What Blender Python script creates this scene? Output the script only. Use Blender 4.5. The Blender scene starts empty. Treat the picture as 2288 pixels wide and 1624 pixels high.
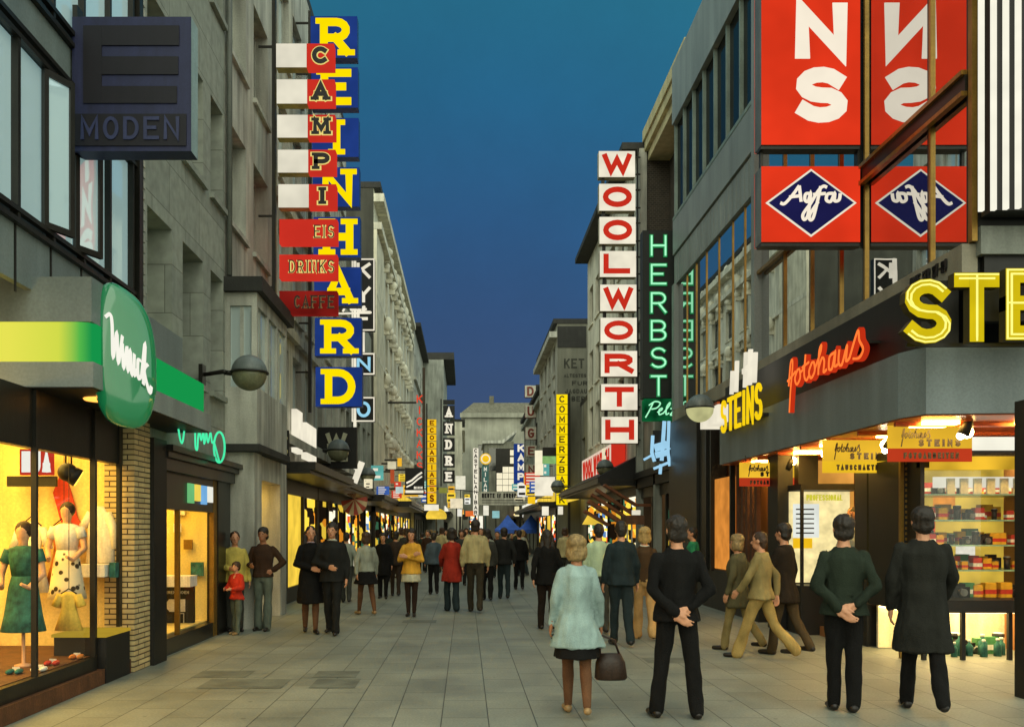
import bpy, bmesh, math, random
from mathutils import Vector, Matrix, noise
random.seed(11)
R = math.radians
S = bpy.context.scene
COL = S.collection
# ------------------------------------------------------------------ camera, world, sun, exposure
F, U0, V0, EYE = 2000.0, 1040.0, 1185.0, 1.65      # level lens looking down the street, shifted frame
def X(u, y): return (u - U0) * y / F
def Z(v, y): return EYE + (V0 - v) * y / F
cam = bpy.data.cameras.new('camera'); co = bpy.data.objects.new('camera', cam); COL.objects.link(co)
co.location = (0, 0, EYE); co.rotation_euler = (R(90), 0, 0)
cam.sensor_width = 36; cam.lens = 36 * F / 2288
cam.shift_x = (1144 - U0) / 2288; cam.shift_y = (V0 - 811) / 2288
cam.clip_start = .1; cam.clip_end = 1500
S.camera = co
S.view_settings.view_transform = 'Standard'; S.view_settings.look = 'None'
S.view_settings.exposure = 0; S.view_settings.gamma = 1
S.cycles.use_denoising = True
S.cycles.max_bounces = 6; S.cycles.diffuse_bounces = 3; S.cycles.glossy_bounces = 4
S.cycles.sample_clamp_indirect = 4; S.cycles.caustics_reflective = False; S.cycles.caustics_refractive = False

def lin(c):
    c = c / 255
    return c / 12.92 if c <= .04045 else ((c + .055) / 1.055) ** 2.4
def C(r, g, b, k=1): return (lin(r) * k, lin(g) * k, lin(b) * k, 1)

W = bpy.data.worlds.new('World'); S.world = W; W.use_nodes = True
nt = W.node_tree; N = nt.nodes; L = nt.links; N.clear()
out = N.new('ShaderNodeOutputWorld'); bg = N.new('ShaderNodeBackground'); tc = N.new('ShaderNodeTexCoord')
sx = N.new('ShaderNodeSeparateXYZ'); mr = N.new('ShaderNodeMapRange'); rp = N.new('ShaderNodeValToRGB')
sky = N.new('ShaderNodeTexSky'); sky.sky_type = 'NISHITA'; sky.sun_disc = False
sky.sun_elevation = R(2); sky.sun_rotation = R(190)
mr.inputs['From Min'].default_value = -1; mr.inputs['From Max'].default_value = 1
L.new(tc.outputs['Generated'], sx.inputs[0]); L.new(sx.outputs['Y'], mr.inputs['Value']); L.new(mr.outputs[0], rp.inputs['Fac'])
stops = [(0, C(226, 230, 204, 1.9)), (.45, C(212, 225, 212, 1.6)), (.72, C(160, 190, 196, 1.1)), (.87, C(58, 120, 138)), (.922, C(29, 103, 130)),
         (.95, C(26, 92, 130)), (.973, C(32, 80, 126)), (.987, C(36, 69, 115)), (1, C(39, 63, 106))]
e = rp.color_ramp.elements
e[0].position, e[0].color = stops[0]; e[1].position, e[1].color = stops[-1]
for p, c in stops[1:-1]:
    q = e.new(p); q.color = c
ns = N.new('ShaderNodeTexNoise'); ns.inputs['Scale'].default_value = 5; ns.inputs['Detail'].default_value = 9; ns.inputs['Roughness'].default_value = .7
nr = N.new('ShaderNodeMapRange'); nr.inputs['To Min'].default_value = .78; nr.inputs['To Max'].default_value = 1.22
L.new(tc.outputs['Generated'], ns.inputs['Vector']); L.new(ns.outputs['Fac'], nr.inputs['Value'])
mm = N.new('ShaderNodeMixRGB'); mm.blend_type = 'MULTIPLY'; mm.inputs['Fac'].default_value = 1
L.new(rp.outputs['Color'], mm.inputs[1]); L.new(nr.outputs[0], mm.inputs[2])
mx = N.new('ShaderNodeMixRGB'); mx.blend_type = 'ADD'; mx.inputs['Fac'].default_value = .012   # a trace of the twilight air itself
L.new(mm.outputs[0], mx.inputs[1]); L.new(sky.outputs[0], mx.inputs[2])
L.new(mx.outputs[0], bg.inputs['Color']); bg.inputs['Strength'].default_value = 1.0
L.new(bg.outputs[0], out.inputs[0])
sd = bpy.data.lights.new('afterglow', 'SUN'); so = bpy.data.objects.new('afterglow', sd); COL.objects.link(so)
sd.energy = 1.0; sd.angle = R(70); sd.color = (1, 1, .86)
so.rotation_euler = (R(48), 0, R(-8))      # from behind the camera, high

# ------------------------------------------------------------------ materials
MATS = {}
def new_mat(name):
    m = bpy.data.materials.new(name); m.use_nodes = True
    t = m.node_tree; t.nodes.clear()
    o = t.nodes.new('ShaderNodeOutputMaterial'); MATS[name] = m
    return m, t, o
def plain(name, col, rough=.7, var=.18, scale=2.5, bump=.15, metal=0, streak=.25, spec=.4, fine=40):
    """weathered opaque surface: blotches, vertical streaks and fine grain in the base colour, bump from the grain"""
    if name in MATS: return MATS[name]
    m, t, o = new_mat(name); n = t.nodes; l = t.links
    b = n.new('ShaderNodeBsdfPrincipled'); l.new(b.outputs[0], o.inputs[0])
    tc = n.new('ShaderNodeTexCoord'); mp = n.new('ShaderNodeMapping'); mp.inputs['Scale'].default_value = (1, 1, .12)
    l.new(tc.outputs['Object'], mp.inputs[0])
    a = n.new('ShaderNodeTexNoise'); a.inputs['Scale'].default_value = scale; a.inputs['Detail'].default_value = 6; l.new(tc.outputs['Object'], a.inputs['Vector'])
    s = n.new('ShaderNodeTexNoise'); s.inputs['Scale'].default_value = scale * 3; s.inputs['Detail'].default_value = 3; l.new(mp.outputs[0], s.inputs['Vector'])
    f = n.new('ShaderNodeTexNoise'); f.inputs['Scale'].default_value = fine; f.inputs['Detail'].default_value = 3; l.new(tc.outputs['Object'], f.inputs['Vector'])
    def mrange(src, lo, hi):
        r = n.new('ShaderNodeMapRange'); r.inputs['From Min'].default_value = .3; r.inputs['From Max'].default_value = .7
        r.inputs['To Min'].default_value = lo; r.inputs['To Max'].default_value = hi; l.new(src, r.inputs['Value']); return r.outputs[0]
    k1 = mrange(a.outputs['Fac'], 1 - var, 1 + var); k2 = mrange(s.outputs['Fac'], 1 - streak, 1 + streak * .4); k3 = mrange(f.outputs['Fac'], .9, 1.1)
    p = n.new('ShaderNodeMath'); p.operation = 'MULTIPLY'; l.new(k1, p.inputs[0]); l.new(k2, p.inputs[1])
    p2 = n.new('ShaderNodeMath'); p2.operation = 'MULTIPLY'; l.new(p.outputs[0], p2.inputs[0]); l.new(k3, p2.inputs[1])
    v = n.new('ShaderNodeVectorMath'); v.operation = 'SCALE'; v.inputs[0].default_value = col[:3]; l.new(p2.outputs[0], v.inputs['Scale'])
    l.new(v.outputs[0], b.inputs['Base Color'])
    b.inputs['Roughness'].default_value = rough; b.inputs['Metallic'].default_value = metal
    b.inputs['Specular IOR Level'].default_value = spec
    if bump:
        bp = n.new('ShaderNodeBump'); bp.inputs['Strength'].default_value = bump; bp.inputs['Distance'].default_value = .02
        l.new(f.outputs['Fac'], bp.inputs['Height']); l.new(bp.outputs[0], b.inputs['Normal'])
    return m
def glow(name, col, k=1.0, var=.08, scale=3.0, light=True):
    """something that gives off light (sign face, neon tube, lamp)"""
    if name in MATS: return MATS[name]
    m, t, o = new_mat(name); n = t.nodes; l = t.links
    em = n.new('ShaderNodeEmission'); tc = n.new('ShaderNodeTexCoord')
    a = n.new('ShaderNodeTexNoise'); a.inputs['Scale'].default_value = scale; l.new(tc.outputs['Object'], a.inputs['Vector'])
    r = n.new('ShaderNodeMapRange'); r.inputs['From Min'].default_value = .3; r.inputs['From Max'].default_value = .7
    r.inputs['To Min'].default_value = k * (1 - var); r.inputs['To Max'].default_value = k * (1 + var)
    l.new(a.outputs['Fac'], r.inputs['Value']); l.new(r.outputs[0], em.inputs['Strength'])
    em.inputs['Color'].default_value = col; l.new(em.outputs[0], o.inputs[0])
    if not light: m.cycles.emission_sampling = 'NONE'
    return m
def glass(name, tint=(.02, .025, .025, 1), refl=.45, rough=.02, wob=.02):
    """shop or office glass seen against a dark room: mirror coat over a dark body, slightly wavy"""
    if name in MATS: return MATS[name]
    m, t, o = new_mat(name); n = t.nodes; l = t.links
    d = n.new('ShaderNodeBsdfDiffuse'); d.inputs['Color'].default_value = tint
    g = n.new('ShaderNodeBsdfGlossy'); g.inputs['Roughness'].default_value = rough; g.inputs['Color'].default_value = (.95, .97, .97, 1)
    mixn = n.new('ShaderNodeMixShader'); mixn.inputs[0].default_value = refl
    tc = n.new('ShaderNodeTexCoord'); a = n.new('ShaderNodeTexNoise'); a.inputs['Scale'].default_value = 1.2; l.new(tc.outputs['Object'], a.inputs['Vector'])
    bp = n.new('ShaderNodeBump'); bp.inputs['Strength'].default_value = wob; bp.inputs['Distance'].default_value = .05
    l.new(a.outputs['Fac'], bp.inputs['Height']); l.new(bp.outputs[0], g.inputs['Normal'])
    l.new(d.outputs[0], mixn.inputs[1]); l.new(g.outputs[0], mixn.inputs[2]); l.new(mixn.outputs[0], o.inputs[0])
    return m
def clear(name, refl=.08, tint=(1, 1, 1, 1)):
    if name in MATS: return MATS[name]
    m, t, o = new_mat(name); n = t.nodes; l = t.links
    d = n.new('ShaderNodeBsdfTransparent'); d.inputs['Color'].default_value = tint
    g = n.new('ShaderNodeBsdfGlossy'); g.inputs['Roughness'].default_value = .02
    mixn = n.new('ShaderNodeMixShader'); mixn.inputs[0].default_value = refl
    l.new(d.outputs[0], mixn.inputs[1]); l.new(g.outputs[0], mixn.inputs[2]); l.new(mixn.outputs[0], o.inputs[0])
    return m
def brick(name, c1, c2, mortar, sx=4, w=.5, h=.25, msize=.02, vec='y', rough=.8, bias=0, bumpk=.4):
    if name in MATS: return MATS[name]
    m, t, o = new_mat(name); n = t.nodes; l = t.links
    b = n.new('ShaderNodeBsdfPrincipled'); l.new(b.outputs[0], o.inputs[0]); b.inputs['Roughness'].default_value = rough
    tc = n.new('ShaderNodeTexCoord'); sp = n.new('ShaderNodeSeparateXYZ'); cb = n.new('ShaderNodeCombineXYZ')
    l.new(tc.outputs['Object'], sp.inputs[0])
    ad = n.new('ShaderNodeMath'); l.new(sp.outputs['X'], ad.inputs[0]); l.new(sp.outputs['Y'], ad.inputs[1])
    l.new(ad.outputs[0], cb.inputs[0]); l.new(sp.outputs['Z'], cb.inputs[1])
    br = n.new('ShaderNodeTexBrick'); l.new(cb.outputs[0], br.inputs['Vector'])
    br.inputs['Color1'].default_value = c1; br.inputs['Color2'].default_value = c2; br.inputs['Mortar'].default_value = mortar
    br.inputs['Scale'].default_value = sx; br.inputs['Mortar Size'].default_value = msize
    br.inputs['Brick Width'].default_value = w; br.inputs['Row Height'].default_value = h; br.inputs['Bias'].default_value = bias
    a = n.new('ShaderNodeTexNoise'); a.inputs['Scale'].default_value = 6; l.new(tc.outputs['Object'], a.inputs['Vector'])
    r = n.new('ShaderNodeMapRange'); r.inputs['To Min'].default_value = .6; r.inputs['To Max'].default_value = 1.35; l.new(a.outputs['Fac'], r.inputs['Value'])
    v = n.new('ShaderNodeVectorMath'); v.operation = 'SCALE'; l.new(br.outputs['Color'], v.inputs[0]); l.new(r.outputs[0], v.inputs['Scale'])
    l.new(v.outputs[0], b.inputs['Base Color'])
    bp = n.new('ShaderNodeBump'); bp.inputs['Strength'].default_value = bumpk; bp.inputs['Distance'].default_value = .01; bp.invert = True
    l.new(br.outputs['Fac'], bp.inputs['Height']); l.new(bp.outputs[0], b.inputs['Normal'])
    return m
def display(name, cols, k=1.2, scale=3.0, base=(.9, .6, .15, 1), squash=(1, 1, 1)):
    """lit goods crowded behind a far shop window: cells of different bright colours"""
    if name in MATS: return MATS[name]
    m, t, o = new_mat(name); n = t.nodes; l = t.links
    em = n.new('ShaderNodeEmission'); tc = n.new('ShaderNodeTexCoord'); mp = n.new('ShaderNodeMapping'); mp.inputs['Scale'].default_value = squash
    l.new(tc.outputs['Object'], mp.inputs[0])
    vo = n.new('ShaderNodeTexVoronoi'); vo.distance = 'CHEBYCHEV'; vo.inputs['Scale'].default_value = scale; l.new(mp.outputs[0], vo.inputs['Vector'])
    sp = n.new('ShaderNodeSeparateXYZ'); l.new(vo.outputs['Color'], sp.inputs[0])
    rp = n.new('ShaderNodeValToRGB'); rp.color_ramp.interpolation = 'CONSTANT'
    els = rp.color_ramp.elements; els[0].color = cols[0]; els[1].position = 1 / len(cols); els[1].color = cols[1]
    for i, c in enumerate(cols[2:], 2):
        q = els.new(i / len(cols)); q.color = c
    l.new(sp.outputs[0], rp.inputs['Fac'])
    l.new(rp.outputs[0], em.inputs['Color']); em.inputs['Strength'].default_value = k; l.new(em.outputs[0], o.inputs[0])
    return m

# ------------------------------------------------------------------ mesh building
class Fr:
    """local frame: a along the face, z up, d out of the face"""
    def __init__(s, o, a=(1, 0, 0), n=(0, -1, 0), z=(0, 0, 1)): s.o, s.a, s.n, s.z = Vector(o), Vector(a), Vector(n), Vector(z)
    def __call__(s, a, z, d=0): return s.o + s.a * a + s.z * z + s.n * d
def front(x, y, z=0): return Fr((x, y, z))                              # faces the camera, reads left to right
def left(x, y=0, z=0): return Fr((x, y, z), (0, 1, 0), (1, 0, 0))        # wall on the left: a = +y
def right(x, y=0, z=0): return Fr((x, y, z), (0, -1, 0), (-1, 0, 0))     # wall on the right: a = -y

class MB:
    def __init__(s): s.v, s.f, s.m, s.sm = [], [], [], []
    def add(s, vs, fs, m=0, smooth=False):
        k = len(s.v); s.v += [Vector(p) for p in vs]
        for f in fs: s.f.append([k + i for i in f]); s.m.append(m); s.sm.append(smooth)
        return s
    def quad(s, a, b, c, d, m=0): return s.add([a, b, c, d], [(0, 1, 2, 3)], m)
    def box(s, x0, x1, y0, y1, z0, z1, m=0):
        vs = [(x, y, z) for z in (z0, z1) for y in (y0, y1) for x in (x0, x1)]
        return s.add(vs, [(0, 2, 3, 1), (4, 5, 7, 6), (0, 1, 5, 4), (2, 6, 7, 3), (0, 4, 6, 2), (1, 3, 7, 5)], m)
    def fbox(s, fr, a0, a1, z0, z1, d0, d1, m=0, mf=None):
        """box in a frame; mf = material of its outer (d1) face"""
        vs = [fr(a, z, d) for d in (d0, d1) for z in (z0, z1) for a in (a0, a1)]
        s.add(vs, [(0, 2, 3, 1), (0, 1, 5, 4), (2, 6, 7, 3), (0, 4, 6, 2), (1, 3, 7, 5)], m)
        return s.add(vs, [(4, 5, 7, 6)], m if mf is None else mf)
    def poly(s, pts, vec, m=0):
        """polygon extruded along vec"""
        n = len(pts); p = [Vector(q) for q in pts]; q = [a + Vector(vec) for a in p]
        return s.add(p + q, [tuple(range(n)), tuple(range(2 * n - 1, n - 1, -1))] + [(i, i + n, (i + 1) % n + n, (i + 1) % n) for i in range(n)], m)
    def tube(s, pts, r, n=8, m=0, caps=True, closed=False):
        pts = [Vector(p) for p in pts]; rs = r if isinstance(r, (list, tuple)) else [r] * len(pts)
        k = len(s.v); up = None; np_ = len(pts)
        for i, p in enumerate(pts):
            if closed: t = pts[(i + 1) % np_] - pts[i - 1]
            else: t = pts[min(i + 1, np_ - 1)] - pts[max(i - 1, 0)]
            t.normalize()
            if up is None:
                up = Vector((0, 0, 1)) if abs(t.z) < .9 else Vector((0, 1, 0))
            a = t.cross(up)
            if a.length < 1e-4: a = t.cross(Vector((1, 0, 0)))
            a.normalize(); b = a.cross(t); b.normalize(); up = b
            for j in range(n):
                g = 2 * math.pi * j / n; s.v.append(p + (a * math.cos(g) + b * math.sin(g)) * rs[i])
        segs = np_ if closed else np_ - 1
        for i in range(segs):
            i2 = (i + 1) % np_
            for j in range(n):
                s.f.append([k + i * n + j, k + i * n + (j + 1) % n, k + i2 * n + (j + 1) % n, k + i2 * n + j]); s.m.append(m); s.sm.append(True)
        if caps and not closed:
            s.f.append([k + j for j in range(n)][::-1]); s.m.append(m); s.sm.append(False)
            s.f.append([k + (np_ - 1) * n + j for j in range(n)]); s.m.append(m); s.sm.append(False)
        return s
    def loft(s, secs, n=16, m=0):
        """closed stack of horizontal ellipses (centre, rx, ry)"""
        k = len(s.v)
        for c, rx, ry in secs:
            for j in range(n):
                g = 2 * math.pi * j / n; s.v.append(Vector(c) + Vector((math.cos(g) * rx, math.sin(g) * ry, 0)))
        for i in range(len(secs) - 1):
            for j in range(n):
                s.f.append([k + i * n + j, k + i * n + (j + 1) % n, k + (i + 1) * n + (j + 1) % n, k + (i + 1) * n + j]); s.m.append(m); s.sm.append(True)
        s.f.append([k + j for j in range(n)][::-1]); s.m.append(m); s.sm.append(True)
        s.f.append([k + (len(secs) - 1) * n + j for j in range(n)]); s.m.append(m); s.sm.append(True)
        return s
    def ball(s, c, rx, ry=None, rz=None, n=14, k=8, m=0, lo=-90, hi=90):
        ry = rx if ry is None else ry; rz = rx if rz is None else rz
        secs = []
        for i in range(k + 1):
            t = R(lo + (hi - lo) * i / k)
            cc = max(math.cos(t), .02)
            secs.append(((c[0], c[1], c[2] + rz * math.sin(t)), rx * cc, ry * cc))
        return s.loft(secs, n, m)
    def ribbon(s, fr, pts, w, d0, d1, m=0, closed=False, ms=None, cap=0):
        """flat stroke of width w along points (a, z) in a frame, from depth d0 (back) to d1 (front)"""
        P = [Vector((p[0], p[1])) for p in pts]
        if (P[0] - P[-1]).length < 1e-5 and len(P) > 2: P = P[:-1]; closed = True
        if cap and not closed: P[0] = P[0] + (P[0] - P[1]).normalized() * cap; P[-1] = P[-1] + (P[-1] - P[-2]).normalized() * cap
        n = len(P); lft, rgt = [], []
        for i in range(n):
            a = P[i] - P[i - 1] if (i or closed) else None
            b = P[(i + 1) % n] - P[i] if (i < n - 1 or closed) else None
            if a is None: a = b
            if b is None: b = a
            a = a.normalized() if a.length > 1e-9 else b.normalized(); b = b.normalized() if b.length > 1e-9 else a
            na, nb = Vector((-a.y, a.x)), Vector((-b.y, b.x)); h = na + nb
            if h.length < .2: h = na
            h.normalize(); k = min(1 / max(h.dot(na), .3), 2.2)
            lft.append(P[i] + h * k * w / 2); rgt.append(P[i] - h * k * w / 2)
        vs = []
        for i in range(n):
            for q, d in ((lft[i], d1), (rgt[i], d1), (rgt[i], d0), (lft[i], d0)): vs.append(fr(q.x, q.y, d))
        ms = m if ms is None else ms
        for i in range(n if closed else n - 1):
            k, j = 4 * i, 4 * ((i + 1) % n)
            s.add([vs[k], vs[k + 1], vs[j + 1], vs[j]], [(0, 1, 2, 3)], m)
            s.add([vs[k + 1], vs[k + 2], vs[j + 2], vs[j + 1], vs[k], vs[k + 3], vs[j + 3], vs[j]], [(0, 1, 2, 3), (4, 7, 6, 5)], ms)
        if not closed:
            s.add(vs[:4], [(0, 3, 2, 1)], ms); s.add(vs[-4:], [(0, 1, 2, 3)], ms)
        return s
    def build(s, name, mats, parent=None, smooth=None):
        me = bpy.data.meshes.new(name); me.from_pydata(s.v, [], s.f)
        mats = mats if isinstance(mats, (list, tuple)) else [mats]
        for q in mats: me.materials.append(q)
        me.polygons.foreach_set('material_index', s.m)
        me.polygons.foreach_set('use_smooth', [x if smooth is None else smooth for x in s.sm])
        me.update()
        o = bpy.data.objects.new(name, me); COL.objects.link(o)
        if parent: adopt(o, parent)
        return o
def adopt(o, parent):
    o.parent = parent
    o.matrix_parent_inverse = Matrix.Identity(4) if parent.parent else Matrix.Translation(-parent.location)
def thing(name, label, cat, loc=(0, 0, 0), group=None):
    o = bpy.data.objects.new(name, None); COL.objects.link(o); o.location = loc; o.empty_display_size = .2
    return tag(o, label, cat, group)
def tag(o, label, cat, group=None):
    o['label'] = label; o['category'] = cat
    if group: o['group'] = group
    return o
def struct(o): o['kind'] = 'structure'; return o
def copy_tree(root, loc, label=None, group=None, scale=None, rz=None):
    r = root.copy(); COL.objects.link(r); r.location = loc
    if label: r['label'] = label
    if group: r['group'] = group
    if scale: r.scale = (scale,) * 3
    if rz is not None: r.rotation_euler.z = rz
    for ch in list(root.children):
        c = ch.copy(); COL.objects.link(c); c.parent = r
        for g in ch.children:
            d = g.copy(); COL.objects.link(d); d.parent = c
    return r

# ------------------------------------------------------------------ lettering (centre-line strokes in a unit box)
def arc(cx, cy, rx, ry, a0, a1, n=9):
    return [(cx + rx * math.cos(R(a0 + (a1 - a0) * i / n)), cy + ry * math.sin(R(a0 + (a1 - a0) * i / n))) for i in range(n + 1)]
def bz(pts, n=7):
    """smooth curve through the points"""
    o = []
    for i in range(len(pts) - 1):
        p0, p1, p2, p3 = pts[max(i - 1, 0)], pts[i], pts[i + 1], pts[min(i + 2, len(pts) - 1)]
        for j in range(n):
            t = j / n
            o.append(tuple(.5 * (2 * p1[k] + (p2[k] - p0[k]) * t + (2 * p0[k] - 5 * p1[k] + 4 * p2[k] - p3[k]) * t * t + (3 * p1[k] - p0[k] - 3 * p2[k] + p3[k]) * t ** 3) for k in (0, 1)))
    return o + [pts[-1]]
GL = {
 'A': [[(0, 0), (.5, 1), (1, 0)], [(.17, .3), (.83, .3)]],
 'B': [[(0, .5), (.55, .5)] + arc(.55, .75, .4, .25, -90, 90, 7)[1:] + [(0, 1), (0, 0), (.55, 0)] + arc(.58, .25, .42, .25, -90, 90, 7)[1:]],
 'C': [arc(.52, .5, .52, .5, 48, 312, 14)],
 'D': [[(0, 0), (0, 1), (.42, 1)] + arc(.42, .5, .58, .5, 90, -90, 10)[1:] + [(0, 0)]],
 'E': [[(1, 1), (0, 1), (0, 0), (1, 0)], [(0, .52), (.78, .52)]],
 'F': [[(1, 1), (0, 1), (0, 0)], [(0, .5), (.75, .5)]],
 'G': [arc(.52, .5, .52, .5, 50, 330, 14) + [(1, .45), (.55, .45)]],
 'H': [[(0, 0), (0, 1)], [(1, 0), (1, 1)], [(0, .5), (1, .5)]],
 'I': [[(.5, 0), (.5, 1)]],
 'J': [[(.9, 1), (.9, .3)] + arc(.5, .3, .4, .3, 0, -180, 6)[1:]],
 'K': [[(0, 0), (0, 1)], [(1, 1), (.04, .42)], [(.34, .6), (1, 0)]],
 'L': [[(0, 1), (0, 0), (.9, 0)]],
 'M': [[(0, 0), (0, 1), (.5, .25), (1, 1), (1, 0)]],
 'N': [[(0, 0), (0, 1), (1, 0), (1, 1)]],
 'O': [arc(.5, .5, .5, .5, 0, 360, 20)],
 'P': [[(0, 0), (0, 1), (.55, 1)] + arc(.55, .73, .43, .27, 90, -90, 7)[1:] + [(0, .46)]],
 'R': [[(0, 0), (0, 1), (.55, 1)] + arc(.55, .73, .42, .27, 90, -90, 7)[1:] + [(0, .46)], [(.5, .46), (1, 0)]],
 'S': [arc(.5, .745, .47, .255, 30, 270, 9) + arc(.5, .255, .5, .255, 90, -150, 9)[1:]],
 'T': [[(0, 1), (1, 1)], [(.5, 1), (.5, 0)]],
 'U': [[(0, 1), (0, .35)] + arc(.5, .35, .5, .35, 180, 360, 8)[1:] + [(1, 1)]],
 'V': [[(0, 1), (.5, 0), (1, 1)]],
 'W': [[(0, 1), (.25, 0), (.5, .8), (.75, 0), (1, 1)]],
 'X': [[(0, 0), (1, 1)], [(0, 1), (1, 0)]],
 'Y': [[(0, 1), (.5, .5), (1, 1)], [(.5, .5), (.5, 0)]],
 'Z': [[(0, 1), (1, 1), (0, 0), (1, 0)]],
 '1': [[(.2, .75), (.55, 1), (.55, 0)]], '7': [[(0, 1), (1, 1), (.4, 0)]],
 '9': [arc(.5, .7, .45, .3, 0, 360, 10), [(.95, .7), (.8, .25), (.3, 0)]],
 '-': [[(.15, .45), (.85, .45)]], '.': [[(.4, .05), (.6, .05)]], ' ': [],
}
SERIF = {'R': [(0, 0), (0, 1), (1, 0)], 'E': [(0, 0), (0, 1)], 'I': [(.5, 0), (.5, 1)], 'N': [(0, 0), (0, 1), (1, 1)], 'H': [(0, 0), (0, 1), (1, 0), (1, 1)],
         'A': [(0, 0), (1, 0)], 'D': [(0, 0), (0, 1)], 'M': [(0, 0), (0, 1), (1, 0), (1, 1)], 'P': [(0, 0), (0, 1)], 'F': [(0, 0), (0, 1)], 'K': [(0, 0), (0, 1), (1, 0), (1, 1)], 'L': [(0, 0), (0, 1)]}
def glyph(mb, fr, ch, a, z, w, h, t, d0, d1, m=0, serif=0, ms=None, slant=0):
    """one letter in the box (a, z)-(a+w, z+h), stroke t; serif = slab half length in strokes"""
    dd = (d1 - d0) * .02
    def T(p): return (a + t / 2 + p[0] * (w - t) + slant * p[1] * h, z + t / 2 + p[1] * (h - t))
    for i, s in enumerate(GL[ch]): mb.ribbon(fr, [T(p) for p in s], t, d0, d1 + dd * i, m, ms=ms, cap=t / 2)
    if serif:
        for i, p in enumerate(SERIF.get(ch, [])):
            q = T(p); e = t * .35
            zz = q[1] - t / 2 + e if p[1] == 0 else q[1] + t / 2 - e
            lo, hi = q[0] - t * serif, q[0] + t * serif
            mb.ribbon(fr, [(max(lo, a - t * .55), zz), (min(hi, a + w + t * .55), zz)], 2 * e, d0, d1 + dd * (5 + i), m, ms=ms)
def word(mb, fr, text, a, z, w, h, t, d0, d1, m=0, gap=.25, serif=0, ms=None, slant=0, narrow='I'):
    """a line of capitals filling width w"""
    ws = [(.45 if c in 'I1.' else 1.15 if c in 'MW' else .7 if c == ' ' else 1) for c in text]
    k = w / (sum(ws) + gap * (len(ws) - 1)); x = a
    for c, q in zip(text, ws):
        if c in 'Ä': glyph(mb, fr, 'A', x, z, k * q, h * .85, t, d0, d1, m, serif, ms, slant); c = ' '
        elif c == 'Ü': glyph(mb, fr, 'U', x, z, k * q, h * .85, t, d0, d1, m, serif, ms, slant); c = ' '
        glyph(mb, fr, c, x, z, k * q, h, t, d0, d1, m, serif, ms, slant); x += k * (q + gap)
# handwriting: smooth strokes, unit box of the whole word
SCRIPT = {
 'fotohaus': [bz([(-.01, .25), (.02, .9), (.05, .98), (.05, .7), (.02, .1), (.0, -.55)]), bz([(-.03, .42), (.05, .52), (.1, .6)]),
   bz([(.13, .62), (.09, .4), (.12, .2), (.17, .35), (.16, .6), (.13, .62)]), bz([(.17, .5), (.23, .6), (.25, .95)]), bz([(.25, .95), (.23, .4), (.26, .2), (.3, .3)]), bz([(.2, .62), (.3, .68)]),
   bz([(.34, .62), (.3, .4), (.33, .2), (.38, .35), (.37, .6), (.34, .62)]), bz([(.38, .4), (.46, .8), (.47, .98), (.44, .8), (.43, .2)]), bz([(.43, .35), (.48, .62), (.51, .5), (.5, .22), (.54, .25)]),
   bz([(.64, .6), (.58, .55), (.57, .25), (.61, .22), (.65, .6), (.64, .25), (.68, .25)]), bz([(.7, .62), (.69, .3), (.73, .2), (.79, .62), (.78, .25), (.82, .28)]),
   bz([(.82, .28), (.91, .85), (.93, .6), (.97, .35), (.93, .18), (.86, .22)])],
 'agfa': [bz([(.0, .52), (.07, .5), (.2, .75), (.3, 1.0)]), [(.3, 1.0), (.33, .55)], bz([(.14, .68), (.34, .72)]),
   bz([(.46, .78), (.4, .76), (.39, .6), (.44, .56), (.48, .78), (.44, .2), (.38, .05), (.36, .2), (.48, .5)]),
   bz([(.48, .5), (.6, .85), (.68, .98), (.74, .95)]), bz([(.64, .98), (.58, .5), (.52, .1), (.47, .05), (.47, .2), (.6, .55)]), bz([(.52, .75), (.72, .78)]),
   bz([(.84, .78), (.75, .76), (.73, .6), (.8, .56), (.86, .78), (.86, .58), (.93, .6), (.95, .78)])],
 'pelze': [bz([(.02, .0), (.1, .5), (.16, 1)]), bz([(.06, .8), (.2, 1.05), (.34, .95), (.28, .65), (.14, .55)]), bz([(.3, .35), (.4, .5), (.4, .62), (.34, .5), (.36, .2), (.46, .3)]),
   bz([(.46, .3), (.58, .8), (.58, .98), (.52, .7), (.53, .22), (.6, .3)]), bz([(.62, .58), (.74, .58), (.64, .18), (.78, .22)]), bz([(.8, .35), (.9, .5), (.9, .62), (.83, .5), (.85, .2), (1, .35)])],
 'winick': [bz([(.0, .85), (.1, .98), (.14, .8), (.16, .15), (.24, .72), (.27, .12), (.36, .75)]), bz([(.36, .6), (.38, .12), (.42, .3)]), bz([(.42, .3), (.46, .58), (.48, .12), (.53, .58), (.56, .12), (.6, .3)]),
   bz([(.62, .58), (.62, .15), (.68, .3)]), bz([(.77, .55), (.7, .5), (.71, .15), (.78, .25)]), bz([(.78, .25), (.86, .98), (.82, .1)]), bz([(.92, .6), (.84, .4), (.96, .05), (1.0, .2)])],
 'neon': [bz([(0, .9), (.05, .3), (.1, .2), (.15, .9)]), bz([(.15, .9), (.2, .75), (.26, .9)]), bz([(.26, .9), (.32, .7), (.36, .9), (.37, .2), (.41, .1), (.43, .6), (.46, .9)]),
   bz([(.46, .9), (.5, .5), (.55, .9), (.57, .4), (.62, .9)]), bz([(.62, .9), (.66, .5), (.72, .95), (.76, .55), (.82, .7)])],
}
def script(mb, fr, key, a, z, w, h, t, d0, d1, m=0, slant=0, neon=False):
    for i, s in enumerate(SCRIPT[key]):
        pts = [(a + p[0] * w + slant * p[1] * h, z + p[1] * h) for p in s]
        if neon: mb.tube([fr(p[0], p[1], d1) for p in pts], t / 2, 6, m)
        else: mb.ribbon(fr, pts, t, d0, d1 + (d1 - d0) * .02 * i, m)
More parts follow.
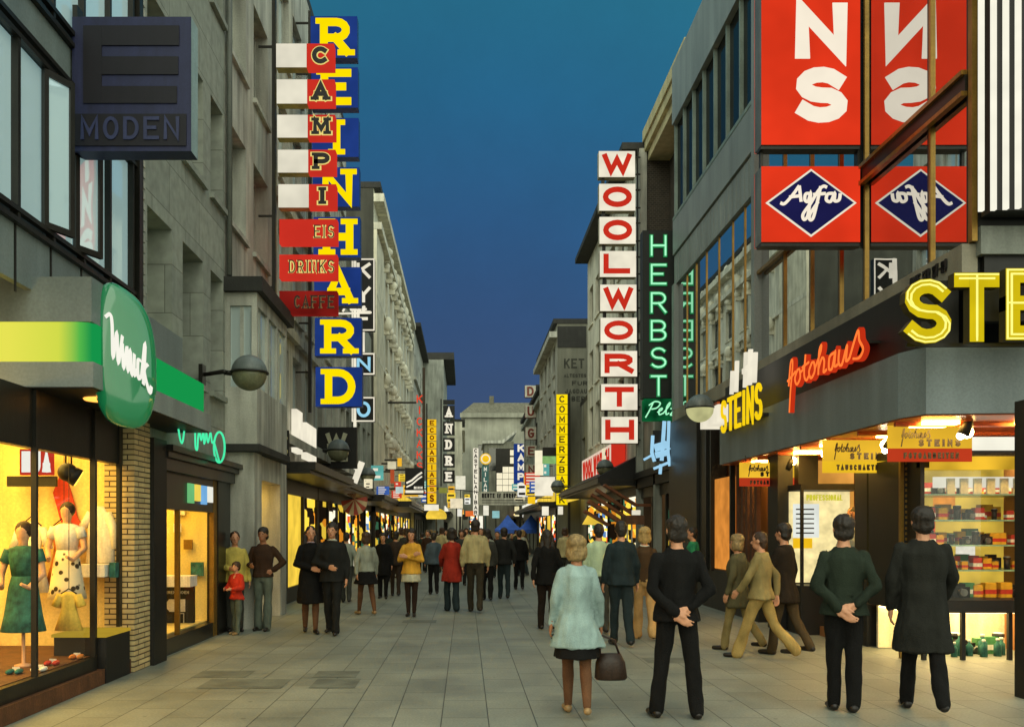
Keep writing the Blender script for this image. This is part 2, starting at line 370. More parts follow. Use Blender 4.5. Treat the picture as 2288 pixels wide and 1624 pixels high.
# ------------------------------------------------------------------ shared palette
stone = plain('grey_green_stone', C(156, 160, 150), .85, .2, 1.2, .2, streak=.45)
stone_lt = plain('pale_stone', C(184, 184, 172), .85, .2, 1.4, .2, streak=.45)
cream = plain('cream_render', C(218, 214, 194), .85, .15, 1.1, .1, streak=.35)
grey_pan = plain('grey_panel', C(138, 146, 142), .5, .10, .8, .05)
spandrel = plain('spandrel_panel', C(118, 128, 126), .45, .12, .9, .03)
conc = plain('weathered_concrete', C(128, 128, 114), .9, .2, 1.0, .2, streak=.4)
dk = plain('dark_bronze_metal', C(38, 36, 30), .4, .2, 4, .05, metal=.3)
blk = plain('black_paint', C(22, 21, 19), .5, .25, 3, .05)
steel = plain('dull_steel', C(130, 132, 126), .35, .12, 5, .03, metal=.8)
gold = plain('gold_anodised_metal', C(150, 116, 52), .3, .15, 5, .03, metal=.6)
green_copper = plain('dark_green_metal', C(40, 62, 54), .5, .2, 3, .05)
ashlar = brick('ashlar_stone', C(158, 162, 150), C(144, 148, 138), C(112, 114, 104), 1, 1.35, .66, .007, rough=.85, bumpk=.5)
slate = plain('roof_slate', C(46, 46, 42), .7, .25, 2, .3)
whitefr = plain('white_window_frame', C(176, 178, 166), .6, .1, 5, .03)
brown = plain('brown_timber', C(92, 58, 34), .7, .3, 5, .3)
off = glass('office_glass', (.62, .74, .74, 1), .42, .015, .03)  # pale body colour stands in for bright sky mirrored in the panes
mir = glass('mirror_glass', (.02, .025, .025, 1), .72, .006, .008)
darkg = glass('dark_window_glass', (.012, .014, .014, 1), .12, .05, .04)
midg = glass('far_window_glass', (.02, .022, .024, 1), .16, .05, .04)
curt = glass('curtained_window_glass', (.24, .25, .22, 1), .14, .04, .04)
skyglow_off = glass('office_pane_sky_glow', (.5, .6, .6, 1), .4, .015, .03)
nt_ = skyglow_off.node_tree; em_ = nt_.nodes.new('ShaderNodeEmission'); em_.inputs['Color'].default_value = C(168, 206, 208); em_.inputs['Strength'].default_value = .33  # added emission imitates pale sky reflected in the panes, no room lighting
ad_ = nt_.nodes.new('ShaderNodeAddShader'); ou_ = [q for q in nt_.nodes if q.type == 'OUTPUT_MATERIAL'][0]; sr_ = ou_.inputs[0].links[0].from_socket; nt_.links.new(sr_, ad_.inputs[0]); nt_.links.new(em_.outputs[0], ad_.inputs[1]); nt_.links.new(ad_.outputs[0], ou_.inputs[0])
rwin = random.Random(21)
shopg = clear('shop_glass', .07)
warm = glow('warm_ceiling_tube', C(255, 206, 96), 9.0, .03)
warm_soft = glow('warm_lit_panel', C(255, 190, 70), .9, .15)
whitelit = glow('white_lit_panel', C(250, 246, 226), 1.0, .06)
brickdark = brick('dark_brick', C(66, 56, 44), C(48, 42, 34), C(84, 78, 66), 4, .5, .25, .03)
Y_, Wt, Rd, Gn, Bl, Dk = C(255, 214, 70), C(250, 244, 214), C(220, 84, 40), C(60, 110, 80), C(80, 120, 170), C(30, 22, 14)
Or = C(240, 150, 40)
disp1 = display('warm_goods_display', [Y_, Dk, Or, Wt, Or, Gn, Y_, Dk], 1.2, 4.0, squash=(1, .3, 1))
disp2 = display('bright_goods_display', [Wt, Y_, Wt, Bl, Wt, Rd, Dk, Y_], 1.35, 4, squash=(1, .3, 1))
disp3 = display('dim_goods_display', [Dk, Dk, Or, Dk, Gn, Dk, Y_, Dk], .75, 3, squash=(1, .3, 1))

def bside(side, x): return Fr((x, 0, 0), (0, 1, 0), (1, 0, 0) if side == 'L' else (-1, 0, 0))   # a = y on either side
def facade(mb, fr, a0, a1, z0, z1, holes, t=.25, m=0, mr=None):
    """wall sheet with real openings and their reveals"""
    As = sorted({a0, a1, *[h[0] for h in holes], *[h[1] for h in holes]}); Zs = sorted({z0, z1, *[h[2] for h in holes], *[h[3] for h in holes]})
    As = [a for a in As if a0 <= a <= a1]; Zs = [z for z in Zs if z0 <= z <= z1]
    for i in range(len(As) - 1):
        for j in range(len(Zs) - 1):
            ca, cz = (As[i] + As[i + 1]) / 2, (Zs[j] + Zs[j + 1]) / 2
            if any(h[0] < ca < h[1] and h[2] < cz < h[3] for h in holes): continue
            mb.quad(fr(As[i], Zs[j]), fr(As[i + 1], Zs[j]), fr(As[i + 1], Zs[j + 1]), fr(As[i], Zs[j + 1]), m)
    q = m if mr is None else mr
    for h in holes:
        b0, b1, c0, c1 = h[:4]
        for p in (((b0, c0), (b0, c1)), ((b1, c0), (b1, c1)), ((b0, c0), (b1, c0)), ((b0, c1), (b1, c1))):
            mb.quad(fr(*p[0]), fr(*p[1]), fr(*p[1], -t), fr(*p[0], -t), q)
def window(parent, fr, a0, a1, z0, z1, t, fm, gm, nv=1, nh=0, fw=.06, name='window'):
    mb = MB(); d0, d1 = -t + .005, -t + .06
    mb.fbox(fr, a0, a0 + fw, z0, z1, d0, d1).fbox(fr, a1 - fw, a1, z0, z1, d0, d1)
    mb.fbox(fr, a0 + fw, a1 - fw, z0, z0 + fw, d0, d1).fbox(fr, a0 + fw, a1 - fw, z1 - fw, z1, d0, d1)
    for i in range(1, nv): a = a0 + (a1 - a0) * i / nv; mb.fbox(fr, a - fw * .4, a + fw * .4, z0 + fw, z1 - fw, d0, d1 + .004)
    for i in range(1, nh + 1): z = z0 + (z1 - z0) * (.3 if nh == 1 else i / (nh + 1)); mb.fbox(fr, a0 + fw, a1 - fw, z - fw * .4, z + fw * .4, d0, d1 - .004)
    w = mb.build(name, fm, parent)
    p = MB().quad(fr(a0 + fw * .5, z0 + fw * .5, -t + .03), fr(a1 - fw * .5, z0 + fw * .5, -t + .03), fr(a1 - fw * .5, z1 - fw * .5, -t + .03), fr(a0 + fw * .5, z1 - fw * .5, -t + .03)).build('pane', gm, w)
    return w
def wincols(y0, y1, n, w): 
    p = (y1 - y0) / n
    return [(y0 + p * (i + .5) - w / 2, y0 + p * (i + .5) + w / 2) for i in range(n)]
def building(name, label, side, x, y0, y1, z1, wallm, rows, z0=0.0, depth=7.0, fm=None, gm=None, t=.22, courses=(), nv=2, nh=0, sills=True, roofm=None, eave=0, cat='building', endm=None, corn=.25):
    """street building: facade with openings along the street, ends, roof, windows as parts. rows = (z0, z1, [(y0, y1)...])"""
    root = thing(name, label, cat, (x, y0, 0)); fr = bside(side, x); sg = -1 if side == 'L' else 1; xb = x + sg * depth
    holes = [(a, b, r[0], r[1]) for r in rows for a, b in r[2]]
    mb = MB(); facade(mb, fr, y0, y1, z0, z1, holes, t)
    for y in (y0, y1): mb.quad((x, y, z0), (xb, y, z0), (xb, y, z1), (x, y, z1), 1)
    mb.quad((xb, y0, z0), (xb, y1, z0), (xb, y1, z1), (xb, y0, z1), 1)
    mb.quad((x, y0, z0), (xb, y0, z0), (xb, y1, z0), (x, y1, z0), 0)
    for zc, h, pr in courses: mb.fbox(fr, y0 + .002, y1 - .002, zc, zc + h, .0, pr)
    if sills:
        for a, b, c, d in holes: mb.fbox(fr, a - .06, b + .06, c - .09, c - .004, -.02, .07)
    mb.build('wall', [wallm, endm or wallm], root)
    rb = MB(); e = eave
    rb.box(min(x - sg * e, xb), max(x - sg * e, xb), y0 - .03, y1 + .03, z1 + .002, z1 + corn)
    rb.build('roof', roofm or slate, root)
    for a, b, c, d in holes: window(root, fr, a, b, c, d, t, fm or whitefr, (curt if gm in (None, midg) and rwin.random() < .4 else gm or midg), nv, nh)
    return root

# ------------------------------------------------------------------ ground
def ground_mat():
    m, t, o = new_mat('stone_slab_paving'); n = t.nodes; l = t.links
    b = n.new('ShaderNodeBsdfPrincipled'); l.new(b.outputs[0], o.inputs[0])
    tc = n.new('ShaderNodeTexCoord'); mp = n.new('ShaderNodeMapping'); mp.inputs['Rotation'].default_value = (0, 0, R(90)); mp.inputs['Location'].default_value = (.13, .21, 0)
    l.new(tc.outputs['Object'], mp.inputs[0])
    br = n.new('ShaderNodeTexBrick'); l.new(mp.outputs[0], br.inputs['Vector']); br.inputs['Scale'].default_value = 1
    br.inputs['Brick Width'].default_value = .82; br.inputs['Row Height'].default_value = .41; br.inputs['Mortar Size'].default_value = .006; br.inputs['Mortar Smooth'].default_value = .4
    br.inputs['Color1'].default_value = C(130, 133, 120); br.inputs['Color2'].default_value = C(110, 115, 104); br.inputs['Mortar'].default_value = C(62, 66, 60); br.inputs['Bias'].default_value = -.5
    a = n.new('ShaderNodeTexNoise'); a.inputs['Scale'].default_value = .9; a.inputs['Detail'].default_value = 8; a.inputs['Roughness'].default_value = .65; l.new(tc.outputs['Object'], a.inputs['Vector'])
    f = n.new('ShaderNodeTexNoise'); f.inputs['Scale'].default_value = 45; f.inputs['Detail'].default_value = 4; l.new(tc.outputs['Object'], f.inputs['Vector'])
    r = n.new('ShaderNodeMapRange'); r.inputs['From Min'].default_value = .25; r.inputs['From Max'].default_value = .75; r.inputs['To Min'].default_value = .6; r.inputs['To Max'].default_value = 1.3; l.new(a.outputs['Fac'], r.inputs['Value'])
    r2 = n.new('ShaderNodeMapRange'); r2.inputs['From Min'].default_value = .3; r2.inputs['From Max'].default_value = .7; r2.inputs['To Min'].default_value = .82; r2.inputs['To Max'].default_value = 1.15; l.new(f.outputs['Fac'], r2.inputs['Value'])
    pm = n.new('ShaderNodeMath'); pm.operation = 'MULTIPLY'; l.new(r.outputs[0], pm.inputs[0]); l.new(r2.outputs[0], pm.inputs[1])
    v = n.new('ShaderNodeVectorMath'); v.operation = 'SCALE'; l.new(br.outputs['Color'], v.inputs[0]); l.new(pm.outputs[0], v.inputs['Scale']); l.new(v.outputs[0], b.inputs['Base Color'])
    vo = n.new('ShaderNodeTexVoronoi'); vo.inputs['Scale'].default_value = 2.6; l.new(tc.outputs['Object'], vo.inputs['Vector'])
    gr = n.new('ShaderNodeMapRange'); gr.inputs['From Min'].default_value = .05; gr.inputs['From Max'].default_value = .075; gr.inputs['To Min'].default_value = .62; gr.inputs['To Max'].default_value = 1; l.new(vo.outputs['Distance'], gr.inputs['Value'])
    v2 = n.new('ShaderNodeVectorMath'); v2.operation = 'SCALE'; l.new(v.outputs[0], v2.inputs[0]); l.new(gr.outputs[0], v2.inputs['Scale']); l.new(v2.outputs[0], b.inputs['Base Color'])
    rr = n.new('ShaderNodeMapRange'); rr.inputs['To Min'].default_value = .34; rr.inputs['To Max'].default_value = .72; l.new(a.outputs['Fac'], rr.inputs['Value']); l.new(rr.outputs[0], b.inputs['Roughness'])
    bp = n.new('ShaderNodeBump'); bp.inputs['Strength'].default_value = .25; bp.inputs['Distance'].default_value = .006; bp.invert = True
    l.new(br.outputs['Fac'], bp.inputs['Height'])
    bp2 = n.new('ShaderNodeBump'); bp2.inputs['Strength'].default_value = .2; bp2.inputs['Distance'].default_value = .004; l.new(f.outputs['Fac'], bp2.inputs['Height']); l.new(bp.outputs[0], bp2.inputs['Normal'])
    l.new(bp2.outputs[0], b.inputs['Normal'])
    return m
pave = ground_mat()
g = MB().quad((-400, -60, 0), (400, -60, 0), (400, 700, 0), (-400, 700, 0)).build('ground', pave); struct(g)
patchm = plain('dark_slab', C(99, 103, 93), .6, .3, 3, .2, streak=0)
for i, (u0, u1, v0, v1) in enumerate([(440, 560, 1497, 1513), (455, 640, 1516, 1537), (705, 800, 1498, 1512), (700, 800, 1515, 1536), (900, 975, 1384, 1390), (1440, 1560, 1468, 1480)]):
    y0, y1 = F * EYE / (v1 - V0), F * EYE / (v0 - V0); ym = (y0 + y1) / 2; xa, xb = X(u0, ym), X(u1, ym)
    o = MB().quad((xa, y0, .004), (xb, y0, .004), (xb, y1, .004), (xa, y1, .004)).build('paving_patch', patchm); struct(o)
# ================================================================== LEFT SIDE
# --- glass office building with green canopy
B1 = thing('office_building', 'glass fronted office building with dark mullions above the green canopy', 'building', (-4, 6.5, 0))
fr = bside('L', -4.0)
mb = MB()
mb.box(-10, -4.06, 8.6, 10.8, 3.99, 15); mb.box(-10, -4.06, 3.0, 8.59, 4.40, 15)                       # core behind the glass
mb.build('wall', plain('core_grey', C(70, 76, 76), .7), B1)
sp = MB()
sp.fbox(fr, 8.3, 10.82, 3.75, 4.36, -.05, .02); sp.fbox(fr, 3, 8.298, 3.86, 4.36, -.05, .02); sp.fbox(fr, 3, 10.82, 6.06, 6.52, -.05, .02); sp.fbox(fr, 3, 10.82, 8.85, 9.4, -.05, .02)
sp.build('spandrel', spandrel, B1)
ml = MB()
for z in (4.36, 4.46, 6.0, 6.1, 6.5, 6.62, 8.8): ml.fbox(fr, 3, 10.8, z, z + .045, .021, .075)
ys = [10.62 - .68 * i for i in range(11)]
for i, y in enumerate(ys):
    ml.fbox(fr, y - .024, y + .024, 4.41, 6.0, -.01, .065); ml.fbox(fr, y - .022, y + .022, 6.56, 8.8, -.01, .065)
    ml.fbox(fr, y - .012, y + .012, 3.76, 4.36, .02, .032)
ml.build('mullion', dk, B1)
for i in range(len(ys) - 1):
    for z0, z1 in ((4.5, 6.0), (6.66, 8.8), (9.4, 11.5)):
        MB().quad(fr(ys[i + 1], z0, 0), fr(ys[i], z0, 0), fr(ys[i], z1, 0), fr(ys[i + 1], z1, 0)).build('pane', skyglow_off, B1)
for y in (8.42, 9.1):                                          # two casements standing open, seen edge on
    h = MB(); f2 = Fr((-3.99, y, 0), Vector((.42, .9, 0)), Vector((.9, -.42, 0)))
    for a0, a1, z0, z1 in ((0, .05, 4.5, 6.0), (.30, .35, 4.5, 6.0), (.05, .30, 4.5, 4.56), (.05, .30, 5.94, 6.0)): h.fbox(f2, a0, a1, z0, z1, 0, .045)
    w = h.build('open_window', dk, B1); MB().quad(f2(.04, 4.55, .02), f2(.31, 4.55, .02), f2(.31, 5.95, .02), f2(.04, 5.95, .02)).build('pane', skyglow_off, w)
pst = MB(); pst.fbox(fr, 10.72, 10.84, 3.7, 13, .021, .1, 0)
for k in range(70): pst.fbox(fr, 10.842, 10.90, 3.72 + k * .13, 3.80 + k * .13, .0, .105, 1)
pst.build('corner_post', [dk, stone_lt], B1)
# shop box on the ground floor of the office building
ochre = plain('cream_shop_wall', C(240, 214, 140), .8, .08, 1.5, .03)
sh = MB()
sh.box(-7.0, -4.6, 3, 10.6, 2.9, 2.97); sh.box(-7.0, -6.9, 3, 10.6, .0, 2.9); sh.box(-6.9, -4.02, 10.56, 10.62, 0, 2.9); sh.box(-6.9, -4.06, 3, 10.56, .0, .3, 1)
sh.build('shop_interior', [ochre, brown], B1)
MB().box(-6.5, -4.5, 4, 10.2, 2.84, 2.88).build('ceiling_light', warm, B1)
MB().box(-4.7, -4.2, 9.2, 10.3, 2.80, 2.84).build('ceiling_light', warm, B1)
MB().quad((-4.0, 3, .3), (-4.0, 9.62, .3), (-4.0, 9.62, 2.97), (-4.0, 3, 2.97)).build('shop_window', shopg, B1)
fm_ = MB(); fm_.box(-4.03, -3.96, 3, 9.62, .16, .3); fm_.box(-4.03, -3.97, 9.6, 9.65, .3, 2.97); fm_.box(-4.12, -3.9, 3, 10.44, 0, .16, 1)
for y in (8.3,): fm_.box(-4.02, -3.97, y - .02, y + .02, .3, 2.97)
fm_.box(-4.1, -4.0, 3, 10.45, 2.42, 2.96); fm_.build('shop_front_frame', [dk, brown], B1)
MB().box(-4.02, -3.98, 10.3, 10.38, .55, 2.97).build('shop_front_frame', dk, B1)
bp = brick('thin_yellow_brick', C(206, 186, 134), C(186, 164, 116), C(70, 54, 38), 1, .42, .062, .008, rough=.6)
p_ = MB(); p_.box(-4.22, -3.87, 10.46, 10.98, 0, 2.97); p_.build('brick_pillar', bp, B1)
MB().box(-4.05, -3.82, 10.985, 11.45, 0, 2.8).build('dark_post', blk, B1)
# canopy
can = thing('shop_canopy', 'deep grey canopy with glowing green and yellow fascia wrapping the left corner shop', 'canopy', (-3.7, 8.2, 3))
cb = MB(); cb.box(-9, -3.41, 8.2, 12.0, 2.97, 3.2); cb.build('canopy_slab', grey_pan, can)
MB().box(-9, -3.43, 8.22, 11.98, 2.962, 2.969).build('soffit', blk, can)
cb = MB(); cb.box(-9, -3.43, 8.21, 10.85, 3.57, 3.98); cb.build('parapet', spandrel, can)
def green_fascia():
    m, t, o = new_mat('green_lit_fascia'); n = t.nodes; l = t.links
    em = n.new('ShaderNodeEmission'); tc = n.new('ShaderNodeTexCoord'); sp = n.new('ShaderNodeSeparateXYZ'); l.new(tc.outputs['Object'], sp.inputs[0])
    mr = n.new('ShaderNodeMapRange'); mr.inputs['From Min'].default_value = -4.2; mr.inputs['From Max'].default_value = -3.45; l.new(sp.outputs['X'], mr.inputs['Value'])
    rp = n.new('ShaderNodeValToRGB'); e = rp.color_ramp.elements
    e[0].color = C(236, 232, 86); e[1].color = C(22, 150, 74); q = e.new(.62); q.color = C(214, 224, 76); q = e.new(.88); q.color = C(86, 186, 76)
    l.new(mr.outputs[0], rp.inputs[0]); l.new(rp.outputs[0], em.inputs['Color']); em.inputs['Strength'].default_value = .95; l.new(em.outputs[0], o.inputs[0]); return m
gfm = green_fascia()                                              # coloured tubes: yellow in front, green round the corner
gf = MB(); gf.box(-9, -3.55, 8.215, 8.5, 3.202, 3.568)
k = [(-3.55, 8.215), (-3.47, 8.24), (-3.425, 8.31), (-3.42, 11.7), (-3.5, 11.9), (-3.7, 11.95), (-3.7, 8.4)]
gf.poly([(x, y, 3.203) for x, y in k], (0, 0, .364))
gf.build('lit_fascia', gfm, can)
dl = MB(); dl.loft([((-3.62, 8.9, 2.945), .16, .16), ((-3.62, 8.9, 2.961), .17, .17)]); dl.build('downlight', glow('orange_downlight', C(255, 170, 70), 2.2), can)
# green disc sign
gs = thing('disc_sign', 'tall glossy green oval sign with white handwriting at the canopy corner', 'sign', (-3.27, 8.55, 3.3))
f = Fr((-3.275, 8.62, 3.31), Vector((.82, .57, 0)), Vector((.57, -.82, 0)))
def sup(t, p=.72): c, s_ = math.cos(t), math.sin(t); return (math.copysign(abs(c) ** p, c), math.copysign(abs(s_) ** p, s_))
ring = [sup(2 * math.pi * i / 40) for i in range(40)]
mb = MB(); rows = [(-.07, .9), (-.05, 1), (.02, 1), (.07, .93), (.10, .75), (.12, .4)]
for d, q in rows:
    for c, s_ in ring:
        mb.v.append(f(c * .29 * q, s_ * .66 * (1 - (1 - q) * .6) + (-.16 * c * (1 if s_ > -.3 else .3)), d))
n = 40
for i in range(len(rows) - 1):
    for j in range(n): mb.f.append([i * n + j, i * n + (j + 1) % n, (i + 1) * n + (j + 1) % n, (i + 1) * n + j]); mb.m.append(0); mb.sm.append(True)
mb.f.append(list(range((len(rows) - 1) * n, len(rows) * n))); mb.m.append(0); mb.sm.append(True)
mb.f.append(list(range(n))[::-1]); mb.m.append(0); mb.sm.append(False)
def green_glossy():
    m, t, o = new_mat('green_lit_plastic'); n = t.nodes; l = t.links
    b = n.new('ShaderNodeBsdfPrincipled'); b.inputs['Base Color'].default_value = C(20, 104, 62); b.inputs['Roughness'].default_value = .12; b.inputs['Specular IOR Level'].default_value = .8
    b.inputs['Emission Color'].default_value = C(30, 140, 84); b.inputs['Emission Strength'].default_value = .3
    b.inputs['Coat Weight'].default_value = .6
    l.new(b.outputs[0], o.inputs[0]); return m
mb.build('disc', green_glossy(), gs)
wl = glow('white_lettering', C(248, 246, 232), 1.0, .03)
mb = MB(); f3 = Fr(f.o, f.a, f.n, Vector((0, 0, 1)))
class Sk(Fr):
    def __init__(s, b, k): s.b, s.k = b, k
    def __call__(s, a, z, d=0): return s.b(a, z + s.k * a, d)
script(mb, Sk(f3, -.75), 'winick', -.21, -.2, .42, .46, .024, .11, .135)
mb.build('lettering', wl, gs)
# unlit fashion sign
ms = thing('hanging_sign', 'unlit dark navy square sign with a large striped E, high on the left', 'sign', (-3.4, 9, 6))
y = 9.0; navy = plain('navy_sign_face', C(38, 42, 76), .55, .12, 4, .03); nd = plain('navy_black_face', C(18, 15, 26), .6, .12, 4, .03); nl = plain('navy_letter', C(50, 56, 92), .5, .1, 4, .03)
b = MB(); x0, x1 = X(161, y), X(427, y); b.box(x0, x1, y, y + .22, Z(337, y), Z(37, y)); b.quad((x1 + .002, y, Z(337, y)), (x1 + .002, y + .22, Z(337, y)), (x1 + .002, y + .22, Z(37, y)), (x1 + .002, y, Z(37, y)), 1)
b.build('sign_box', [navy, plain('pale_sign_edge', C(150, 170, 170), .5)], ms)
e = MB(); fz = front(0, y - .002)
def pb(u0, u1, v0, v1, d1=.012, m=0, mbx=None, yy=None): (mbx or e).fbox(front(0, (yy or y) - .002), X(u0, yy or y), X(u1, yy or y), Z(v1, yy or y), Z(v0, yy or y), 0, d1, m)
pb(187, 228, 58, 231); pb(228.2, 401, 58, 102); pb(228.2, 399, 127, 167); pb(228.2, 396, 193, 231)
pb(166, 417, 255, 326)
e.build('letter_stripes', nd, ms)
w_ = MB(); word(w_, front(0, y - .014), 'MODEN', X(182, y), Z(313, y), X(402, y) - X(182, y), Z(262, y) - Z(313, y), .035, .001, .012, gap=.3)
w_.build('lettering', nl, ms)
br_ = MB(); br_.box(-3.97, -3.92, y + .04, y + .18, Z(337, y), Z(5, y)); br_.box(-3.97, x0, y + .08, y + .13, Z(325, y), Z(310, y)); br_.box(-3.97, x0, y + .08, y + .13, Z(70, y), Z(50, y))
br_.build('bracket', dk, ms)

# --- shop display of the corner shop: dressed dummies, drapes, pedestal
white_cloth = plain('white_cloth', C(236, 230, 214), .8, .06, 6, .1); green_cloth = plain('green_print_cloth', C(48, 104, 92), .8, .5, 14, .1); red_cloth = plain('red_cloth', C(206, 66, 44), .8, .15, 5, .1)
skinp = plain('dummy_skin', C(222, 170, 128), .6, .05, 5, 0); spotted = None
def spot_mat():
    m, t, o = new_mat('spotted_cloth'); n = t.nodes; l = t.links
    b = n.new('ShaderNodeBsdfPrincipled'); tc = n.new('ShaderNodeTexCoord'); vo = n.new('ShaderNodeTexVoronoi'); vo.inputs['Scale'].default_value = 11; l.new(tc.outputs['Object'], vo.inputs['Vector'])
    rp = n.new('ShaderNodeValToRGB'); rp.color_ramp.elements[0].position = .26; rp.color_ramp.elements[0].color = C(60, 50, 30); rp.color_ramp.elements[1].position = .34; rp.color_ramp.elements[1].color = C(240, 226, 190)
    l.new(vo.outputs['Distance'], rp.inputs[0]); l.new(rp.outputs[0], b.inputs['Base Color']); b.inputs['Roughness'].default_value = .85; l.new(b.outputs[0], o.inputs[0]); return m
spotted = spot_mat()
def dummy(x, y, z, hgt, cloth, skirt, label, hair, rz=0):
    d = thing('shop_dummy', label, 'mannequin', (x, y, z)); k = hgt / 1.7
    b = MB(); P = lambda a, c, e: (x + a * k, y + c * k, z + e * k)
    b.loft([(P(0, 0, 0), .1 * k, .1 * k), (P(0, 0, .02), .1 * k, .1 * k), (P(0, 0, .04), .02 * k, .02 * k), (P(0, 0, .5), .02 * k, .02 * k)])
    b.loft([(P(0, 0, 1.4), .055 * k, .055 * k), (P(0, 0, 1.48), .05 * k, .05 * k), (P(0, -.01, 1.53), .065 * k, .075 * k), (P(0, -.01, 1.62), .078 * k, .095 * k), (P(0, 0, 1.68), .06 * k, .075 * k), (P(0, 0, 1.71), .02 * k, .03 * k)])
    for s in (-1, 1): b.tube([P(s * .19, 0, 1.36), P(s * .25, -.03, 1.1), P(s * .16, -.2, .95), P(s * .12, -.3, 1.0)], [.05 * k, .042 * k, .032 * k, .02 * k], 8)
    b.build('figure', skinp, d)
    b = MB(); b.loft([(P(0, 0, .42), .26 * k, .22 * k), (P(0, 0, .6), .22 * k, .19 * k), (P(0, 0, .95), .17 * k, .13 * k), (P(0, 0, 1.1), .13 * k, .1 * k)], 20); b.build('skirt', skirt, d)
    b = MB(); b.loft([(P(0, 0, 1.08), .135 * k, .105 * k), (P(0, 0, 1.28), .17 * k, .13 * k), (P(0, 0, 1.4), .19 * k, .1 * k), (P(0, 0, 1.44), .08 * k, .07 * k)], 20)
    for s in (-1, 1): b.tube([P(s * .16, 0, 1.38), P(s * .215, -.01, 1.24)], [.075 * k, .07 * k], 8)
    b.build('blouse', cloth, d)
    b = MB(); b.ball(P(0, .02, 1.63), .1 * k, .11 * k, .11 * k); b.build('hair', hair, d)
orange_cloth = plain('orange_cloth', C(214, 128, 50), .8, .15, 6, .1); yellow_cloth = plain('yellow_cloth', C(224, 190, 80), .8, .15, 6, .1)
brownhair = plain('brown_hair', C(58, 40, 26), .6, .3, 20, .3)
dummy(-4.42, 8.95, .3, 1.42, green_cloth, green_cloth, 'shop dummy in a dark green print dress at the far left', brownhair)
dummy(-4.34, 9.75, .58, 1.36, white_cloth, spotted, 'shop dummy in white blouse and spotted skirt on black plinth', brownhair)
dr = thing('hanging_blouse', 'white blouse hung high against the yellow shop wall', 'clothing', (-4.3, 10.45, 1.8))
b = MB(); b.loft([((-4.27, 10.46, 1.22), .17, .05), ((-4.26, 10.45, 1.5), .16, .06), ((-4.27, 10.45, 1.8), .13, .05), ((-4.28, 10.46, 1.94), .05, .03)], 18)
b.tube([(-4.18, 10.45, 1.86), (-4.1, 10.44, 1.65), (-4.08, 10.44, 1.45)], [.05, .05, .045]); b.tube([(-4.37, 10.45, 1.86), (-4.46, 10.44, 1.7)], [.05, .05])
b.build('blouse', white_cloth, dr)
for (lab, pts) in (('red drape hanging at the back of the yellow shop window', [(-4.7, 1.6), (-4.55, 1.5), (-4.46, 1.62), (-4.56, 1.82), (-4.6, 2.0), (-4.66, 2.2), (-4.76, 2.3), (-4.84, 2.1), (-4.76, 1.8)]), ('red cloth panel beside the brick pillar', [(-4.22, .6), (-4.05, .6), (-4.05, 1.6), (-4.14, 1.75), (-4.22, 1.4)])):
    o = MB().poly([(x, 10.5, z) for x, z in pts], (0, .03, 0)).build('drape', red_cloth); tag(o, lab, 'cloth')
o = MB().box(-4.45, -3.885, 9.68, 10.36, .003, .5).build('plinth', blk); tag(o, 'black display plinth with brass top rim standing under the spotted skirt', 'plinth')
MB().box(-4.47, -3.88, 9.66, 10.38, .502, .535).build('top_rim', glow('brass_rim_glow', C(230, 190, 60), .5), o)  # rim is no lamp, its brightness is put in as emission
sb = thing('bolster_shelf', 'white padded shelf with a small square vase in the yellow window', 'shelf', (-4.2, 10.3, 1.2))
MB().box(-4.42, -4.08, 10.12, 10.4, 1.13, 1.27).build('pad', white_cloth, sb); MB().box(-4.06, -3.99, 10.2, 10.34, 1.12, 1.29).build('vase', green_cloth, sb)
hs = thing('shop_name_panel', 'red panel with three white capitals at the far left window', 'sign', (-4.9, 10.2, 2.4))
y = 10.2; b = MB(); b.box(X(44, y), X(118, y), y, y + .04, Z(1060, y), Z(1002, y)); b.build('panel', glow('red_panel', C(214, 60, 40), .8), hs)
b = MB(); word(b, front(0, y), 'HUA', X(50, y), Z(1054, y), X(114, y) - X(50, y), Z(1007, y) - Z(1054, y), .05, .004, .02); b.build('lettering', wl, hs)
MB().box(X(10, y), X(120, y), y + .05, y + .1, Z(1085, y), Z(1062, y)).build('rail', blk, hs)
sl = thing('spot_lamp', 'round black spot lamp hanging above the yellow display', 'lamp', (-4.3, 9.9, 2.9))
b = MB(); b.tube([(-4.22, 9.45, 2.84), (-4.22, 9.45, 2.3)], .01); b.tube([(-4.16, 9.45, 2.84), (-4.16, 9.45, 2.3)], .01)
b.ball((-4.2, 9.45, 2.27), .10); b.tube([(-4.2, 9.45, 2.27), (-4.11, 9.5, 2.21)], [.09, .10]); b.build('housing', blk, sl)
MB().tube([(-4.108, 9.501, 2.209), (-4.10, 9.505, 2.204)], [.085, .088]).build('lens', glow('spot_lens', C(255, 214, 80), 2.5), sl)

